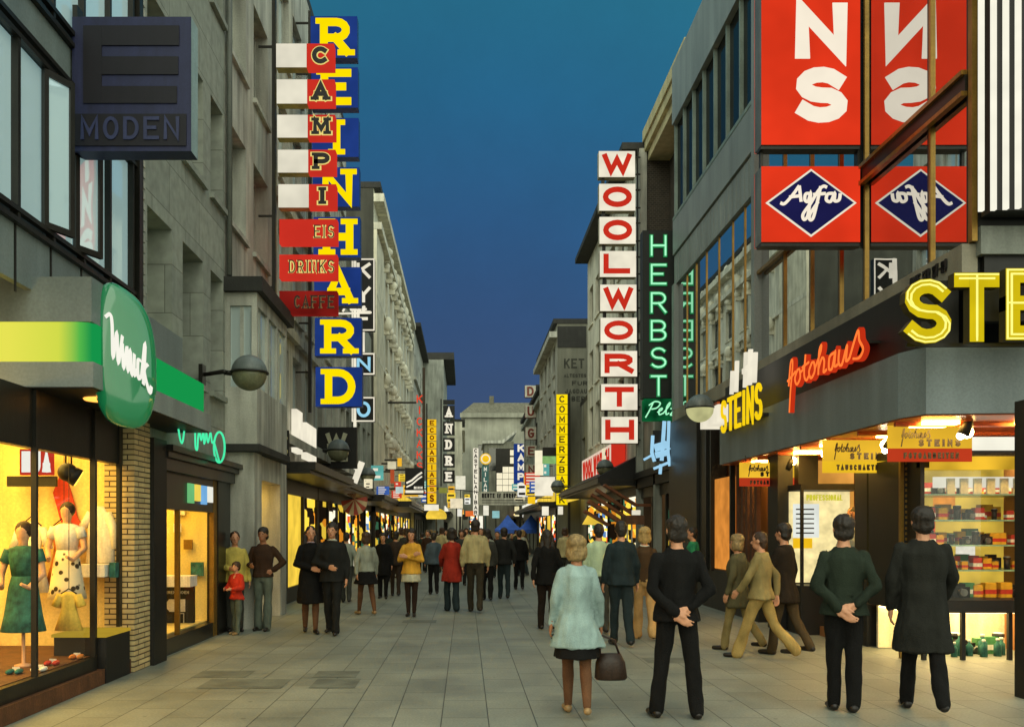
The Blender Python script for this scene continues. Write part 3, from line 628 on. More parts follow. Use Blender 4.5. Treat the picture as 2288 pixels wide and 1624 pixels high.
GA = [(-4.62, 10.3, 1.0, .15, .75, orange_cloth, 'orange dress hung behind the spotted skirt in the yellow window'), (-4.95, 10.2, .95, .15, .8, white_cloth, 'long white dress hung at the back of the yellow window'), (-4.6, 8.2, 1.15, .13, .7, white_cloth, 'white blouse hung at the extreme left of the yellow window'), (-4.12, 9.3, .62, .10, .4, yellow_cloth, 'small yellow frock hung low at the glass of the yellow window')]
for gx, gy, gz, gw, gh, gc, gl in GA:
    o = thing('hanging_dress', gl, 'clothing', (gx, gy, gz)); b = MB()
    b.loft([((gx, gy, gz), gw * 1.5, .07), ((gx, gy, gz + gh * .45), gw * .9, .05), ((gx, gy, gz + gh * .62), gw * .75, .05), ((gx, gy, gz + gh * .9), gw, .045), ((gx, gy, gz + gh), gw * .4, .03)], 18)
    for s in (-1, 1): b.tube([(gx + s * gw * .85, gy, gz + gh * .92), (gx + s * gw * 1.35, gy, gz + gh * .62)], [.045, .05], 8)
    b.build('dress', gc, o); b = MB(); b.tube([(gx - gw * .8, gy, gz + gh * .95), (gx, gy, gz + gh * 1.08), (gx + gw * .8, gy, gz + gh * .95)], .008, 5); b.tube([(gx, gy, gz + gh * 1.08), (gx, gy, 2.6)], .004, 5); b.build('hanger', dk, o)
for i, (sx_, sy_, sc_) in enumerate([(-4.2, 9.0, red_cloth), (-4.14, 8.6, white_cloth), (-4.3, 8.45, green_cloth), (-4.15, 9.45, orange_cloth)]):
    o = MB(); o.ball((sx_, sy_, .325), .028, .075, .025, 10, 6); o.ball((sx_ + .075, sy_ + .02, .325), .028, .075, .025, 10, 6); o = o.build('shoe_pair', sc_); tag(o, ['pair of red shoes', 'pair of white shoes', 'pair of green shoes', 'pair of orange shoes'][i] + ' on the floor of the yellow window', 'shoes')
    o = MB().box(sx_ - .04, sx_ + .03, sy_ + .12, sy_ + .127, .305, .35).build('price_card', white_cloth); tag(o, 'price card behind the ' + ['red', 'white', 'green', 'orange'][i] + ' shoes', 'card')

# --- black portal shop with lit window
B2 = thing('portal_shopfront', 'black shopfront portal with a tall lit yellow window and stepped lintel', 'shopfront', (-4, 11.5, 0))
b = MB()
b.box(-4.1, -3.92, 11.46, 11.7, 0, 2.44); b.box(-4.1, -3.92, 14.2, 14.7, 0, 2.44); b.box(-4.1, -3.95, 11.7, 14.2, 0, .22)
b.box(-4.3, -3.86, 11.46, 15.0, 2.44, 2.6); b.box(-4.3, -3.80, 11.46, 15.04, 2.602, 2.68); b.box(-4.3, -3.74, 11.46, 15.08, 2.682, 2.76)
b.box(-4.1, -3.95, 11.7, 14.2, 1.94, 2.44); b.box(-4.15, -3.94, 14.7, 15.0, 0, 2.44)
b.build('portal_frame', plain('black_stone', C(30, 28, 24), .3, .2, 3, .05), B2)
b = MB(); b.box(-5.3, -4.1, 14.2, 14.24, .22, 2.4); b.box(-5.34, -5.3, 11.5, 14.24, .22, 2.4); b.box(-5.3, -4.1, 11.5, 14.2, .2, .24)
b.build('display_wall', plain('yellow_shop_wall', C(238, 214, 130), .8, .06, 1, .02), B2)
MB().box(-5.1, -4.2, 11.9, 13.9, 2.34, 2.38).build('ceiling_light', warm, B2)
MB().quad((-3.99, 11.7, .22), (-3.99, 14.2, .22), (-3.99, 14.2, 1.94), (-3.99, 11.7, 1.94)).build('shop_window', shopg, B2)
b = MB()
for y, w_, zb_ in ((12.33, .04, .22), (14.02, .03, 0), (14.1, .03, 0), (14.17, .03, 0)): MB().box(-4.01, -3.94, y, y + w_, zb_, 1.94 if zb_ else 2.44).build('window_bar', gold, B2)
b = MB(); f = left(-3.948); cols = [C(110, 190, 120), C(250, 220, 90), C(120, 180, 230), C(245, 245, 230)]
for i in range(4): b.fbox(f, 12.7 + i * .32, 12.94 + i * .32, 2.05 + .04 * (i % 2), 2.33, 0, .03, i)
b.build('coloured_letters', [glow('letter_colour_%d' % i, c, .9) for i, c in enumerate(cols)], B2)
pb_ = thing('notice_board', 'black notice board with a white arrow leaning inside the lit portal window', 'notice board', (-4.5, 13.7, .24))
y = 13.7; b = MB(); b.box(X(352, y), X(434, y), y, y + .05, .245, Z(1308, y)); b.build('board', blk, pb_)
b = MB(); f = front(0, y); word(b, f, 'HERRENMODEN', X(358, y), Z(1325, y), .44, .045, .008, 0, .006)
b.poly([(X(366, y), y - .006, Z(1352, y)), (X(378, y), y - .006, Z(1363, y)), (X(378, y), y - .006, Z(1365, y)), (X(414, y), y - .006, Z(1365, y)), (X(414, y), y - .006, Z(1337, y)), (X(378, y), y - .006, Z(1337, y))], (0, .005, 0))
for q in ((390, 391.5, 1368, 1398), (410, 411.5, 1368, 1398), (391.6, 409.9, 1368, 1369.5), (391.6, 409.9, 1396.5, 1398)): b.fbox(f, X(q[0], y), X(q[1], y), Z(q[3], y), Z(q[2], y), 0, .006)
b.build('printing', plain('white_print', C(210, 208, 196), .7), pb_)
tr = MB().box(X(345, 13.5), X(434, 13.5), 13.3, 13.65, Z(1308, 13.5), Z(1284, 13.5)).build('display_tray', white_cloth); tag(tr, 'white display tray lying on top of the black notice board', 'tray')
for i, (u, v, r, c) in enumerate([(400, 1135, .09, white_cloth), (396, 1178, .06, white_cloth), (420, 1215, .07, gold), (440, 1270, .10, green_cloth)]):
    y = 14.1; o = MB().box(X(u, y) - r, X(u, y) + r, y, y + .03, Z(v, y) - r * 1.1, Z(v, y) + r * 1.1).build('price_card', c)
    tag(o, ['white price card high on the lit portal wall', 'small white card below the top price card', 'tan card in the middle of the lit wall', 'green card low on the lit wall at right'][i], 'card')
ns_ = thing('neon_sign', 'green neon handwriting ending in a big loop on the black lintel', 'neon sign', (-3.7, 12.5, 2.9))
ngreen = glow('green_neon', C(70, 225, 160), 1.2)
b = MB(); script(b, left(-3.72, 11.5), 'neon', .0, 2.74, 2.07, .36, .025, 0, .02, neon=True); b.build('neon_tube', ngreen, ns_)
b = MB(); y = 13.4; b.tube([(X(490 + 12 * math.cos(t), y), y, Z(998 + 34 * math.sin(t), y)) for t in [2 * math.pi * i / 28 for i in range(28)]], .016, 6, closed=True)
b.tube([(X(478, y), y, Z(985, y)), (X(490, y), y, Z(1030, y))], .014, 6); b.build('neon_loop', ngreen, ns_)

# --- grey stone building with deep windows
w3 = [(11.25, 12.2), (12.66, 13.65), (14.05, 14.75)]
building('stone_building', 'smooth grey stone building with deep narrow window slots', 'L', -4.0, 10.92, 14.95, 14.5, ashlar,
         [(3.85, 5.75, w3), (6.95, 8.5, w3), (10, 11.6, w3)], z0=2.775, t=.42, nv=2, fm=whitefr, gm=midg)
# --- bay window building
rws = [(6.9, 8.6, [(15.0, 16.3), (16.9, 18.1)]), (9.8, 11.6, [(15.0, 16.3), (16.9, 18.1)])]
B3 = building('bay_house', 'pale stone house with a projecting bay window under a dark cornice', 'L', -4.0, 14.97, 18.8, 15, stone_lt, rws, z0=2.9, t=.3, nv=3, gm=midg)
b = MB(); b.box(-4.0, -3.47, 14.9, 17.4, 3.1, 4.05); b.box(-4.0, -3.47, 14.9, 17.4, 5.4, 5.62)
for y in (14.9, 15.7, 16.5, 17.3): b.box(-3.56, -3.47, y, y + .1, 4.05, 5.4)
b.box(-4.0, -3.92, 14.9, 15.0, 4.05, 5.4); b.build('bay', stone_lt, B3)
MB().box(-4.1, -3.36, 14.8, 17.55, 5.622, 5.86).build('cornice', slate, B3); MB().box(-4.0, -3.42, 14.86, 17.45, 2.98, 3.098).build('bay_foot', slate, B3)
b = MB(); b.quad((-3.99, 14.95, 4.05), (-3.52, 14.95, 4.05), (-3.52, 14.95, 5.4), (-3.99, 14.95, 5.4)); b.quad((-3.52, 14.95, 4.05), (-3.52, 17.35, 4.05), (-3.52, 17.35, 5.4), (-3.52, 14.95, 5.4)); b.build('bay_glass', off, B3)
b = MB()
for y in (15.25, 16.05, 16.85): b.box(-3.54, -3.5, y, y + .04, 4.05, 5.4)
b.box(-3.76, -3.7, 14.93, 14.97, 4.05, 5.4); b.build('bay_mullion', whitefr, B3)
MB().tube([(-3.93, 14.9, 5.9), (-3.93, 14.9, 14.5)], .05).build('downpipe', plain('zinc_downpipe', C(110, 114, 108), .5), B3)
# passage pillars and ground floor of the bay house
MB().box(-4.35, -3.55, 15.05, 15.6, 0, 2.975).build('pillar', stone_lt, B3); MB().box(-4.6, -3.62, 17.5, 18.1, 0, 2.98).build('pillar', stone_lt, B3); MB().box(-4.5, -3.6, 15.6, 17.5, 2.55, 2.975).build('beam', stone_lt, B3)
b = MB(); b.box(-6, -4.3, 15.02, 15.04, 0, 2.9); b.box(-4.8, -4.7, 15.6, 18.0, 0, 2.55); b.build('passage_wall', plain('passage_ochre', C(214, 178, 106), .8, .1, 1, .05), B3)
MB().box(-4.6, -4.0, 15.9, 17.3, 2.5, 2.54).build('ceiling_light', warm, B3)
# --- long glazed building behind the tall signs
c1 = wincols(18.9, 30, 7, 1.1)
building('glazed_building', 'grey building with broad glazed bays behind the tall vertical signs', 'L', -4.0, 18.82, 30, 15.0, stone_lt,
         [(3.9, 5.7, c1), (6.6, 8.3, c1), (9.3, 11, c1), (12, 13.6, c1)], z0=2.9, t=.18, nv=2, gm=off, courses=[(3.5, .2, .3), (6.0, .2, .12), (8.7, .2, .12)])
building('low_shop_building', 'low dark building behind the white lettered black boxes', 'L', -4.1, 30, 39, 10, stone,
         [(4, 5.8, wincols(30.2, 38.8, 5, 1)), (6.8, 8.6, wincols(30.2, 38.8, 5, 1))], z0=2.9, gm=midg)
# --- white ornate building
B5 = building('ornate_building', 'tall white ornate building with rows of knobbly consoles and dark end wall', 'L', -4.0, 39, 64, 16.6, cream,
         [(4, 6, wincols(44, 63.5, 7, 1.3)), (7, 8.8, wincols(44, 63.5, 7, 1.3)), (9.8, 11.5, wincols(44, 63.5, 7, 1.3)), (12.5, 14.2, wincols(44, 63.5, 7, 1.3))],
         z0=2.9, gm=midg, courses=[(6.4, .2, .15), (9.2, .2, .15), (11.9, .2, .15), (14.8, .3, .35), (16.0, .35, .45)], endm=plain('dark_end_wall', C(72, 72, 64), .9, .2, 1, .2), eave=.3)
rc = random.Random(5)
for z, s_ in ((16.35, .2), (15.2, .26), (14.5, .2), (11.7, .22), (9.0, .2), (6.2, .2)):
    for k in range(12):
        y = 43.6 + 1.72 * k; q = s_ * rc.uniform(.7, 1.25); b = MB(); b.ball((-3.8, y, z), q, q, q * rc.uniform(.8, 1.5), 8, 6); b.box(-4.0, -3.7, y - .1, y + .1, z - q * 1.9, z - q * .7); b.build('console', cream, B5)
MB().box(-4.0, -3.86, 39.0, 42.4, 3.0, 14.79).build('pilaster', plain('white_pilaster', C(214, 208, 184), .8, .2, 1.5, .2), B5)
# --- further left
building('gabled_house', 'grey house with small cornice next beyond the ornate white building', 'L', -3.7, 64.05, 78, 16.3, stone_lt, [(4, 6, wincols(64.4, 77.6, 5, 1.2)), (7, 9, wincols(64.4, 77.6, 5, 1.2)), (10, 12, wincols(64.4, 77.6, 5, 1.2)), (13, 14.6, wincols(64.4, 77.6, 5, 1.2))], courses=[(6.4, .2, .2), (12.5, .2, .2)], eave=.5)
building('dark_roofed_house', 'house with a dark overhanging roof above the white serif letters', 'L', -1.9, 78.05, 92, 16.6, stone, [(4, 6, wincols(78.4, 91.6, 4, 1.2)), (7, 9, wincols(78.4, 91.6, 4, 1.2)), (10, 12, wincols(78.4, 91.6, 4, 1.2))], courses=[(12.6, .3, .3)], eave=.9, corn=.6)
building('slim_far_house', 'slim pale house at the bend of the street', 'L', -.35, 92.05, 118, 12.9, cream, [(4, 6, wincols(92.4, 111, 4, 1.5)), (7, 9, wincols(92.4, 111, 4, 1.5)), (10, 11.6, wincols(92.4, 111, 4, 1.5))], courses=[(12, .3, .3)], eave=.3)
# --- building closing the street
yE = 122; fr = front(0, yE); BE = thing('closing_building', 'grey mansard roofed building closing the far end of the street', 'building', (4, yE, 0))
b = MB(); cols = [(X(u, yE), X(u, yE) + 1.0) for u in (1068, 1092, 1116, 1140, 1164, 1186)]
hl = [(a, c, z0, z1) for z0, z1 in ((5, 7), (8.3, 10.3), (11.6, 13.4)) for a, c in cols]
facade(b, fr, X(1030, yE), X(1215, yE), 0, Z(925, yE), hl, .25)
for xx in (X(1030, yE), X(1215, yE)): b.quad((xx, yE, 0), (xx, yE + 8, 0), (xx, yE + 8, Z(925, yE)), (xx, yE, Z(925, yE)))
b.fbox(fr, X(1028, yE), X(1216, yE), Z(932, yE), Z(922, yE), .0, .4); b.build('wall', plain('far_grey_wall', C(150, 150, 136), .9, .22, .6, .1), BE)
b = MB(); z0, z1 = Z(921, yE), Z(896, yE); x0, x1 = X(1030, yE), X(1216, yE); xa, xb = X(1058, yE), X(1200, yE)
b.add([(x0, yE, z0), (x1, yE, z0), (x1, yE + 8, z0), (x0, yE + 8, z0), (xa, yE + 1.2, z1), (xb, yE + 1.2, z1), (xb, yE + 7, z1), (xa, yE + 7, z1)], [(0, 1, 5, 4), (1, 2, 6, 5), (2, 3, 7, 6), (3, 0, 4, 7), (4, 5, 6, 7)])
b.box(X(1094, yE), X(1104, yE), yE + 1, yE + 2, z0, z1 + .9); b.build('roof', plain('far_roof', C(104, 102, 88), .8, .2), BE)
for a, c, p, q in hl: window(BE, fr, a, c, p, q, .25, whitefr, midg, 2)
lb = thing('corner_house', 'lower corner house with white roof edge in front of the closing building', 'building', (2, 100, 0)); y = 105
b = MB(); b.box(X(1082, y), X(1148, y), y, y + 8, 0, Z(985, y)); b.build('wall', conc, lb)
b = MB(); b.poly([(X(1078, y), y - .3, Z(990, y)), (X(1124, y), y - .3, Z(990, y)), (X(1154, y), y - .3, Z(965, y)), (X(1154, y), y - .3, Z(959, y)), (X(1122, y), y - .3, Z(983, y)), (X(1078, y), y - .3, Z(984, y))], (0, 9, 0)); b.build('roof', stone_lt, lb)
b = MB(); b.fbox(front(0, y), X(1092, y), X(1120, y), Z(1050, y), Z(1000, y), .0, .05); b.build('window', darkg, lb)

# ================================================================== RIGHT SIDE
# --- corner building with mirror glazing (photo shop)
B8 = thing('corner_building', 'modern corner building with gold mullioned mirror glazing and grey spandrel bands', 'building', (5.5, 9.7, 0))
fr = bside('R', 5.5); w = MB()
w.box(5.56, 13, 9.75, 23.3, 4.45, 14.0); w.build('wall', plain('dark_core', C(40, 42, 40), .7), B8)
b = MB(); b.fbox(fr, 16.8, 23.32, 8.03, 8.78, -.06, .06); b.fbox(fr, 16.8, 23.32, 8.82, 9.7, -.06, .10); b.fbox(fr, 16.8, 23.32, 12.2, 13.7, -.06, .12); b.fbox(fr, 16.62, 16.8, 4.78, 14, -.05, .14)
for k in range(24): b.fbox(fr, 16.9 + k * .27, 16.915 + k * .27, 8.05, 8.76, .06, .07)
b.fbox(fr, 23.1, 23.34, 4.78, 8.03, -.05, .12)
b.build('spandrel', grey_pan, B8)
b = MB(); b.fbox(fr, 9.7, 23.3, 4.45, 4.76, -.05, .12); b.build('beam', plain('tan_grey_beam', C(140, 134, 116), .6, .12, 1, .05), B8)
b = MB(); word(b, right(5.378, 0), 'HOHE STR 117-119', -10.8, 4.55, .82, .14, .02, .001, .02); b.build('street_number_lettering', blk, B8)
gm_ = MB()
for y in (17.6, 18.4, 19.4, 20.4, 21.3, 22.2): gm_.fbox(fr, y - .02, y + .02, 4.77, 8.02, .0, .02)
for y in (9.72, 10.55, 12.28, 13.1, 14.2, 15.4): gm_.fbox(fr, y - .022, y + .022, 4.77, 14, .0, .03); gm_.fbox(fr, y + .023, y + .06, 4.77, 14, .0, .026, 1)
gm_.fbox(fr, 9.75, 12.3, 6.62, 6.67, .031, .10); gm_.fbox(fr, 9.75, 12.3, 6.44, 6.62, .03, .06, 1); gm_.fbox(fr, 9.75, 12.3, 6.39, 6.44, .031, .10)
gm_.fbox(fr, 12.3, 16.6, 6.4, 6.46, .03, .1)
gm_.build('mullion', [gold, dk], B8)
yy = [9.72, 10.55, 12.28, 13.1, 14.2, 15.4, 16.62]
for i in range(6): MB().quad(fr(yy[i], 4.77), fr(yy[i + 1], 4.77), fr(yy[i + 1], 14), fr(yy[i], 14)).build('pane', mir, B8)
yy = [16.8, 17.6, 18.4, 19.4, 20.4, 21.3, 22.2, 23.1]
for i in range(7): MB().quad(fr(yy[i], 4.77), fr(yy[i + 1], 4.77), fr(yy[i + 1], 8.03), fr(yy[i], 8.03)).build('pane', mir, B8)
um = MB(); ul = [16.85 + .92 * i for i in range(8)]
for y in ul: um.fbox(fr, y - .03, y + .03, 9.7, 12.2, -.02, .06)
um.fbox(fr, 16.8, 23.3, 9.7, 9.78, -.02, .11); um.build('upper_mullion', plain('pale_green_metal', C(126, 142, 132), .5), B8)
MB().quad(fr(16.8, 9.7, -.015), fr(23.3, 9.7, -.015), fr(23.3, 12.2, -.015), fr(16.8, 12.2, -.015)).build('upper_glazing', darkg, B8)
b = MB(); b.box(5.45, 5.51, 9.63, 9.70, 4.77, 14); b.build('corner_post', gold, B8)
# right flank of the corner building, facing us
b = MB(); b.box(5.53, 12, 9.6, 9.72, 4.62, 4.92); b.box(5.53, 12, 9.6, 9.72, 3.9, 4.3, 1); b.box(5.6, 12, 9.66, 9.74, 4.3, 4.62, 1); b.box(5.53, 12, 9.66, 9.74, 4.92, 14, 1); b.build('flank', [plain('flank_grey', C(120, 124, 116), .6), blk], B8)
# striped tube sign on the flank
ts = thing('tube_sign', 'black sign with bright vertical white tubes at the right edge', 'sign', (5.8, 9.5, 5))
b = MB(); b.box(5.52, 7.2, 9.36, 9.58, 5.0, 10); b.build('backing', blk, ts)
for i in range(7):
    u = 2194 + 27.5 * i; y = 9.3
    MB().box(X(u, y) - .022, X(u, y) + .022, 9.29, 9.335, Z(470 - i * 2, y), 9.8).build('lit_tube', whitelit, ts)
# canopy of the photo shop
cp = thing('shop_canopy', 'long grey canopy with warm red soffit over the photo shop on the right', 'canopy', (5.1, 10, 3))
cm = plain('canopy_grey', C(112, 122, 124), .5, .10, .8, .05)
b = MB(); b.poly([(5.0, 17.6, 2.95), (5.0, 10.35, 2.95), (5.12, 9.95, 2.95), (12, 9.3, 2.95), (12, 17.6, 2.95)], (0, 0, .75)); b.build('canopy_slab', cm, cp)
sof = plain('copper_soffit', C(206, 96, 48), .3, .12, 2, .03, metal=.1)
b = MB(); b.poly([(5.04, 17.56, 2.935), (5.04, 10.36, 2.935), (5.15, 10.0, 2.935), (12, 9.36, 2.935), (12, 17.56, 2.935)], (0, 0, .012))
for k in range(7): b.box(5.1, 11, 10.6 + k, 10.66 + k, 2.89, 2.934)
b.build('soffit', sof, cp)
for k, (x, y) in enumerate([(5.55, 15.2), (5.8, 12.35), (6.05, 10.8), (5.6, 13.9), (6.9, 10.6), (5.5, 16.5), (6.6, 12.5)]):
    MB().ball((x, y, 2.84), .075, .075, .075, 10, 6).build('bulb', glow('bulb', C(255, 206, 120), 46), cp)
for k, (x, y) in enumerate([(5.5, 16.4), (5.55, 14.6), (5.5, 13.2), (5.75, 11.9), (5.6, 10.7), (6.7, 10.5), (7.6, 10.3), (6.5, 13.3)]):
    MB().box(x - .2, x + .2, y - .2, y + .2, 2.905, 2.934).build('recessed_light', glow('recessed_light', C(255, 200, 90), 46, .03), cp)
MB().box(5.08, 5.5, 9.98, 17.5, 3.705, 4.44).build('upstand', blk, cp)
# ground floor of the photo shop
b = MB()
b.box(7.6, 7.7, 9.4, 17.6, 0, 2.93); b.box(5.65, 7.7, 16.0, 16.1, 0, 2.93); b.box(5.65, 9, 16.12, 23.3, 0, 4.44); b.box(5.6, 7.5, 13.35, 14.15, 0, .15)
B8w = b.build('shop_back_wall', plain('dark_shop_wall', C(140, 92, 50), .6, .2, 1, .05), B8)
b = MB(); b.box(5.3, 5.62, 16.2, 23.3, 0, .8); b.box(5.3, 5.9, 16.2, 23.3, .8, .84); b.build('plinth', plain('dark_plinth', C(44, 40, 34), .5, .2, 2, .1), B8)
b = MB(); b.box(5.32, 5.36, 17.75, 19.1, .86, 2.75); b.build('lit_orange_panel', glow('orange_panel', C(230, 146, 60), .85, .25, 2.5), B8)
b = MB()
for y in (17.7, 19.12, 19.5, 20.3): b.box(5.24, 5.34, y, y + .07, .8, 4.4)
b.box(5.3, 5.6, 19.2, 23.3, .84, 4.44)
b.build('shopfront_post', dk, B8)
b = MB()
for k in range(5): b.box(5.3, 5.38, 16.3 + k * .27, 16.42 + k * .27, .84, 2.93)
b.build('timber_rib', brown, B8)
b = MB(); b.box(5.45, 6.9, 15.9, 15.98, .9, 2.9); b.build('lit_niche', glow('tan_niche', C(230, 160, 70), .85, .4, 1.6), B8)
# dark pillars and the black frame at the right edge
for q in ((5.74, 6.1, 12.8, 13.2), (5.2, 5.45, 14.9, 15.4), (5.62, 5.95, 15.1, 15.5)): MB().box(*q, 0, 2.93).build('dark_pillar', blk, B8)
b = MB(); b.box(5.49, 5.66, 8.75, 8.95, 0, 2.94); b.build('black_corner_frame', blk, B8)
b = MB(); y = 11.6
b.box(X(2012, y), X(2020, y), y, y + .05, 0, 2.93, 1); b.box(X(2020.5, y), X(2033, y), y, y + .05, 0, 2.93); b.box(X(2033.5, y), X(2040, y), y, y + .05, 0, 2.93, 1)
for k in range(40): b.box(X(2022, y), X(2031, y), y - .008, y - .001, .06 + k * .07, .095 + k * .07, 1)
b.build('ornamental_post', [blk, gold], B8)
# vitrine in the entrance
vt = thing('vitrine', 'glass vitrine with a lit white back and price boards in the shop entrance', 'display case', (5.8, 14, .9))
y = 14.2; b = MB(); b.box(X(1795, y), X(1935, y), y + .6, y + .64, .8, 2.3); b.build('lit_back', glow('vitrine_back', C(246, 226, 160), 1.0, .25, 5), vt)
b = MB(); b.box(X(1790, y), X(1935, y), y, y + .6, .0, .78); b.box(X(1790, y), X(1796, y), y, y + .05, .78, 2.3); b.box(X(1790, y), X(1935, y), y, y + .6, 2.3, 2.4); b.build('case', blk, vt)
f = front(0, y + .59); MB().fbox(f, X(1802, y), X(1846, y), Z(1225, y), Z(1202, y), .002, .02).build('yellow_card', glow('board_yellow', C(250, 196, 30), .9), vt); MB_T = MB(); word(MB_T, front(0, y - .03), 'PROFESSIONAL', X(1800, y), Z(1117, y), X(1880, y) - X(1800, y), Z(1104, y) - Z(1117, y), .016, .0, .02); MB_T.build('lettering', glow('yellow_letters', C(220, 210, 60), .9), vt)
b = MB(); b.fbox(f, X(1802, y), X(1862, y), Z(1200, y), Z(1122, y), .002, .02, 0)
for k in range(6): b.fbox(f, X(1808, y), X(1850, y), Z(1136 + k * 11, y), Z(1133 + k * 11, y), .021, .024, 2)
b.build('price_board', [glow('board_white', C(232, 236, 226), .95), glow('board_yellow', C(250, 196, 30), .9), blk, glow('yellow_letters', C(220, 210, 60), .9)], vt)
# big display window facing us
dw = thing('display_window', 'large lit display window with shelves of cameras and a raised black base', 'shop window', (6.2, 11.2, 0))
xl, xr, y0, y1 = 5.72, 8.4, 11.25, 12.7
b = MB(); b.box(xl, xr, y0, y1, .62, .78); b.box(xl, xl + .05, y0, y1, .78, 2.6); b.box(xl, xr, y0, y1, 2.62, 2.72); b.box(xl, xr, y0 + .02, y0 + .1, 2.45, 2.618)
for x in (5.85, 6.35, 6.95): b.box(x, x + .05, y0 + .2, y0 + .25, .0, .62)
b.build('frame', blk, dw)
MB().box(xl + .06, xr, y1 - .06, y1 - .02, .78, 2.6).build('lit_back', glow('display_back', C(226, 190, 70), .75, .35, 2.2), dw)
MB().box(xl + .2, xr, y0 + .3, y1 - .2, 2.575, 2.61).build('ceiling_light', glow('white_tube', C(255, 238, 190), 7), dw)
MB().box(xl + .1, xr, y0 + .35, y1 - .1, .585, .612).build('floor_light', glow('floor_tube', C(255, 222, 150), 9), dw)
MB().box(xl + .1, xr, y1 - .08, y1 - .03, .01, .6).build('lower_back', plain('cream_back', C(226, 214, 180), .8), dw)
MB().box(xl + .35, xr, y0 - .12, y0 - .02, 2.66, 2.82).build('lit_top_panel', whitelit, dw); MB().box(xl + .1, xr, y0 - .1, y0 - .02, 2.42, 2.58).build('lit_yellow_panel', glow('amber_top_panel', C(236, 186, 50), .85, .5, 1.6), dw)
b = MB()
for z in (1.12, 1.45, 1.78, 2.12): b.box(xl + .3, xr, y1 - .9, y1 - .1, z, z + .02)
b.build('glass_shelf', plain('green_glass_edge', C(150, 190, 160), .2, .05, 3, 0), dw)
MB().quad((xl + .05, y0 + .05, .78), (xr, y0 + .05, .78), (xr, y0 + .05, 2.45), (xl + .05, y0 + .05, 2.45)).build('pane', shopg, dw)
b = MB(); b.box(xl + .25, xr, y0 + .15, y0 + .19, 2.2, 2.34)
for k in range(14): b.box(xl + .4 + k * .17, xl + .5 + k * .17, y0 + .12, y0 + .148, 2.12, 2.32, 1)
b.build('price_strip', [glow('strip_white', C(236, 232, 210), .9), plain('strip_cards', C(190, 190, 170), .7)], dw)
# goods on the shelves
gp = {}
def good(kind):
    root = thing({'camera': 'boxed_camera', 'box': 'film_box', 'lens': 'lens_barrel', 'bottle': 'chemical_bottle', 'red': 'film_box', 'green': 'film_box'}[kind], '', 'camera goods', (0, 0, 0))
    if kind == 'camera':
        b = MB(); b.box(-.07, .07, -.03, .03, 0, .085); b.box(-.035, .035, -.025, .025, .086, .11); b.build('camera_body', blk, root)
        b = MB(); b.tube([(0, -.031, .042), (0, -.075, .042)], .03, 12); b.build('lens', steel, root)
    elif kind in ('box', 'red', 'green'):
        b = MB(); b.box(-.05, .05, -.04, .04, 0, .13); b.build('carton', {'box': plain('film_carton_yellow', C(226, 170, 34), .6), 'red': plain('film_carton_crimson', C(190, 54, 36), .6), 'green': plain('film_carton_green', C(70, 130, 80), .6)}[kind], root)
        b = MB(); b.box(-.052, .052, -.042, .042, .03, .07); b.build('label_band', plain('film_carton_red', C(196, 50, 34), .6) if kind == 'box' else white_cloth, root)
    elif kind == 'lens':
        b = MB(); b.tube([(0, 0, 0), (0, 0, .12)], .035, 14); b.tube([(0, 0, .121), (0, 0, .15)], .042, 14); b.build('barrel', blk, root); b = MB(); b.tube([(0, 0, .1505), (0, 0, .156)], .036, 14); b.build('glass', off, root)
    else:
        b = MB(); b.loft([((0, 0, 0), .04, .04), ((0, 0, .12), .04, .04), ((0, 0, .15), .015, .015), ((0, 0, .17), .015, .015)], 12); b.build('bottle_body', green_cloth, root)
        b = MB(); b.tube([(0, 0, .171), (0, 0, .195)], .018, 10); b.build('cap', white_cloth, root)
    return root
protos = {k: good(k) for k in ('camera', 'box', 'lens', 'bottle', 'red', 'green')}
used = set()
POSTERS = [(6.45, 1.55, .34, .3, Rd, 'red poster with a white flower shape behind the shelves'), (6.05, 2.2, .4, .2, C(70, 130, 80), 'green poster high behind the camera shelves'), (7.05, 1.3, .26, .34, C(244, 240, 220), 'white poster low at the right behind the shelves'), (6.75, 2.0, .3, .22, Or, 'orange poster behind the upper shelf')]
for i, (px, pz, pw, ph, pc, pl) in enumerate(POSTERS):
    o = MB().box(px - pw / 2, px + pw / 2, y1 - .09, y1 - .065, pz, pz + ph).build('poster', glow('poster_%d' % i, pc, .8, .25, 5)); tag(o, pl, 'poster')
    if i == 0:
        b = MB()
        for t_ in range(5): b.ball((px + .07 * math.cos(t_ * 1.257), y1 - .095, pz + .15 + .07 * math.sin(t_ * 1.257)), .045, .006, .045, 8, 6)
        b.build('flower', whitelit, o)
GLAB = {'camera': 'small black camera on a lit shelf of the right display window', 'box': 'yellow carton with red band on a lit shelf of the right display window', 'lens': 'black lens barrel standing on a lit shelf of the right display window', 'red': 'red carton with white band on a lit shelf of the right display window', 'green': 'green carton with white band on a lit shelf of the right display window', 'bottle': 'green bottle in the lit strip below or behind the right display window'}
def put(kind, x, y, z, s_=1.0):
    lab = GLAB[kind]
    if kind not in used:
        used.add(kind); r = protos[kind]; r.location = (x, y, z); r['label'] = lab; r['group'] = 'goods: ' + kind; r.scale = (s_,) * 3
    else: copy_tree(protos[kind], (x, y, z), lab, 'goods: ' + kind, s_)
rnd = random.Random(3)
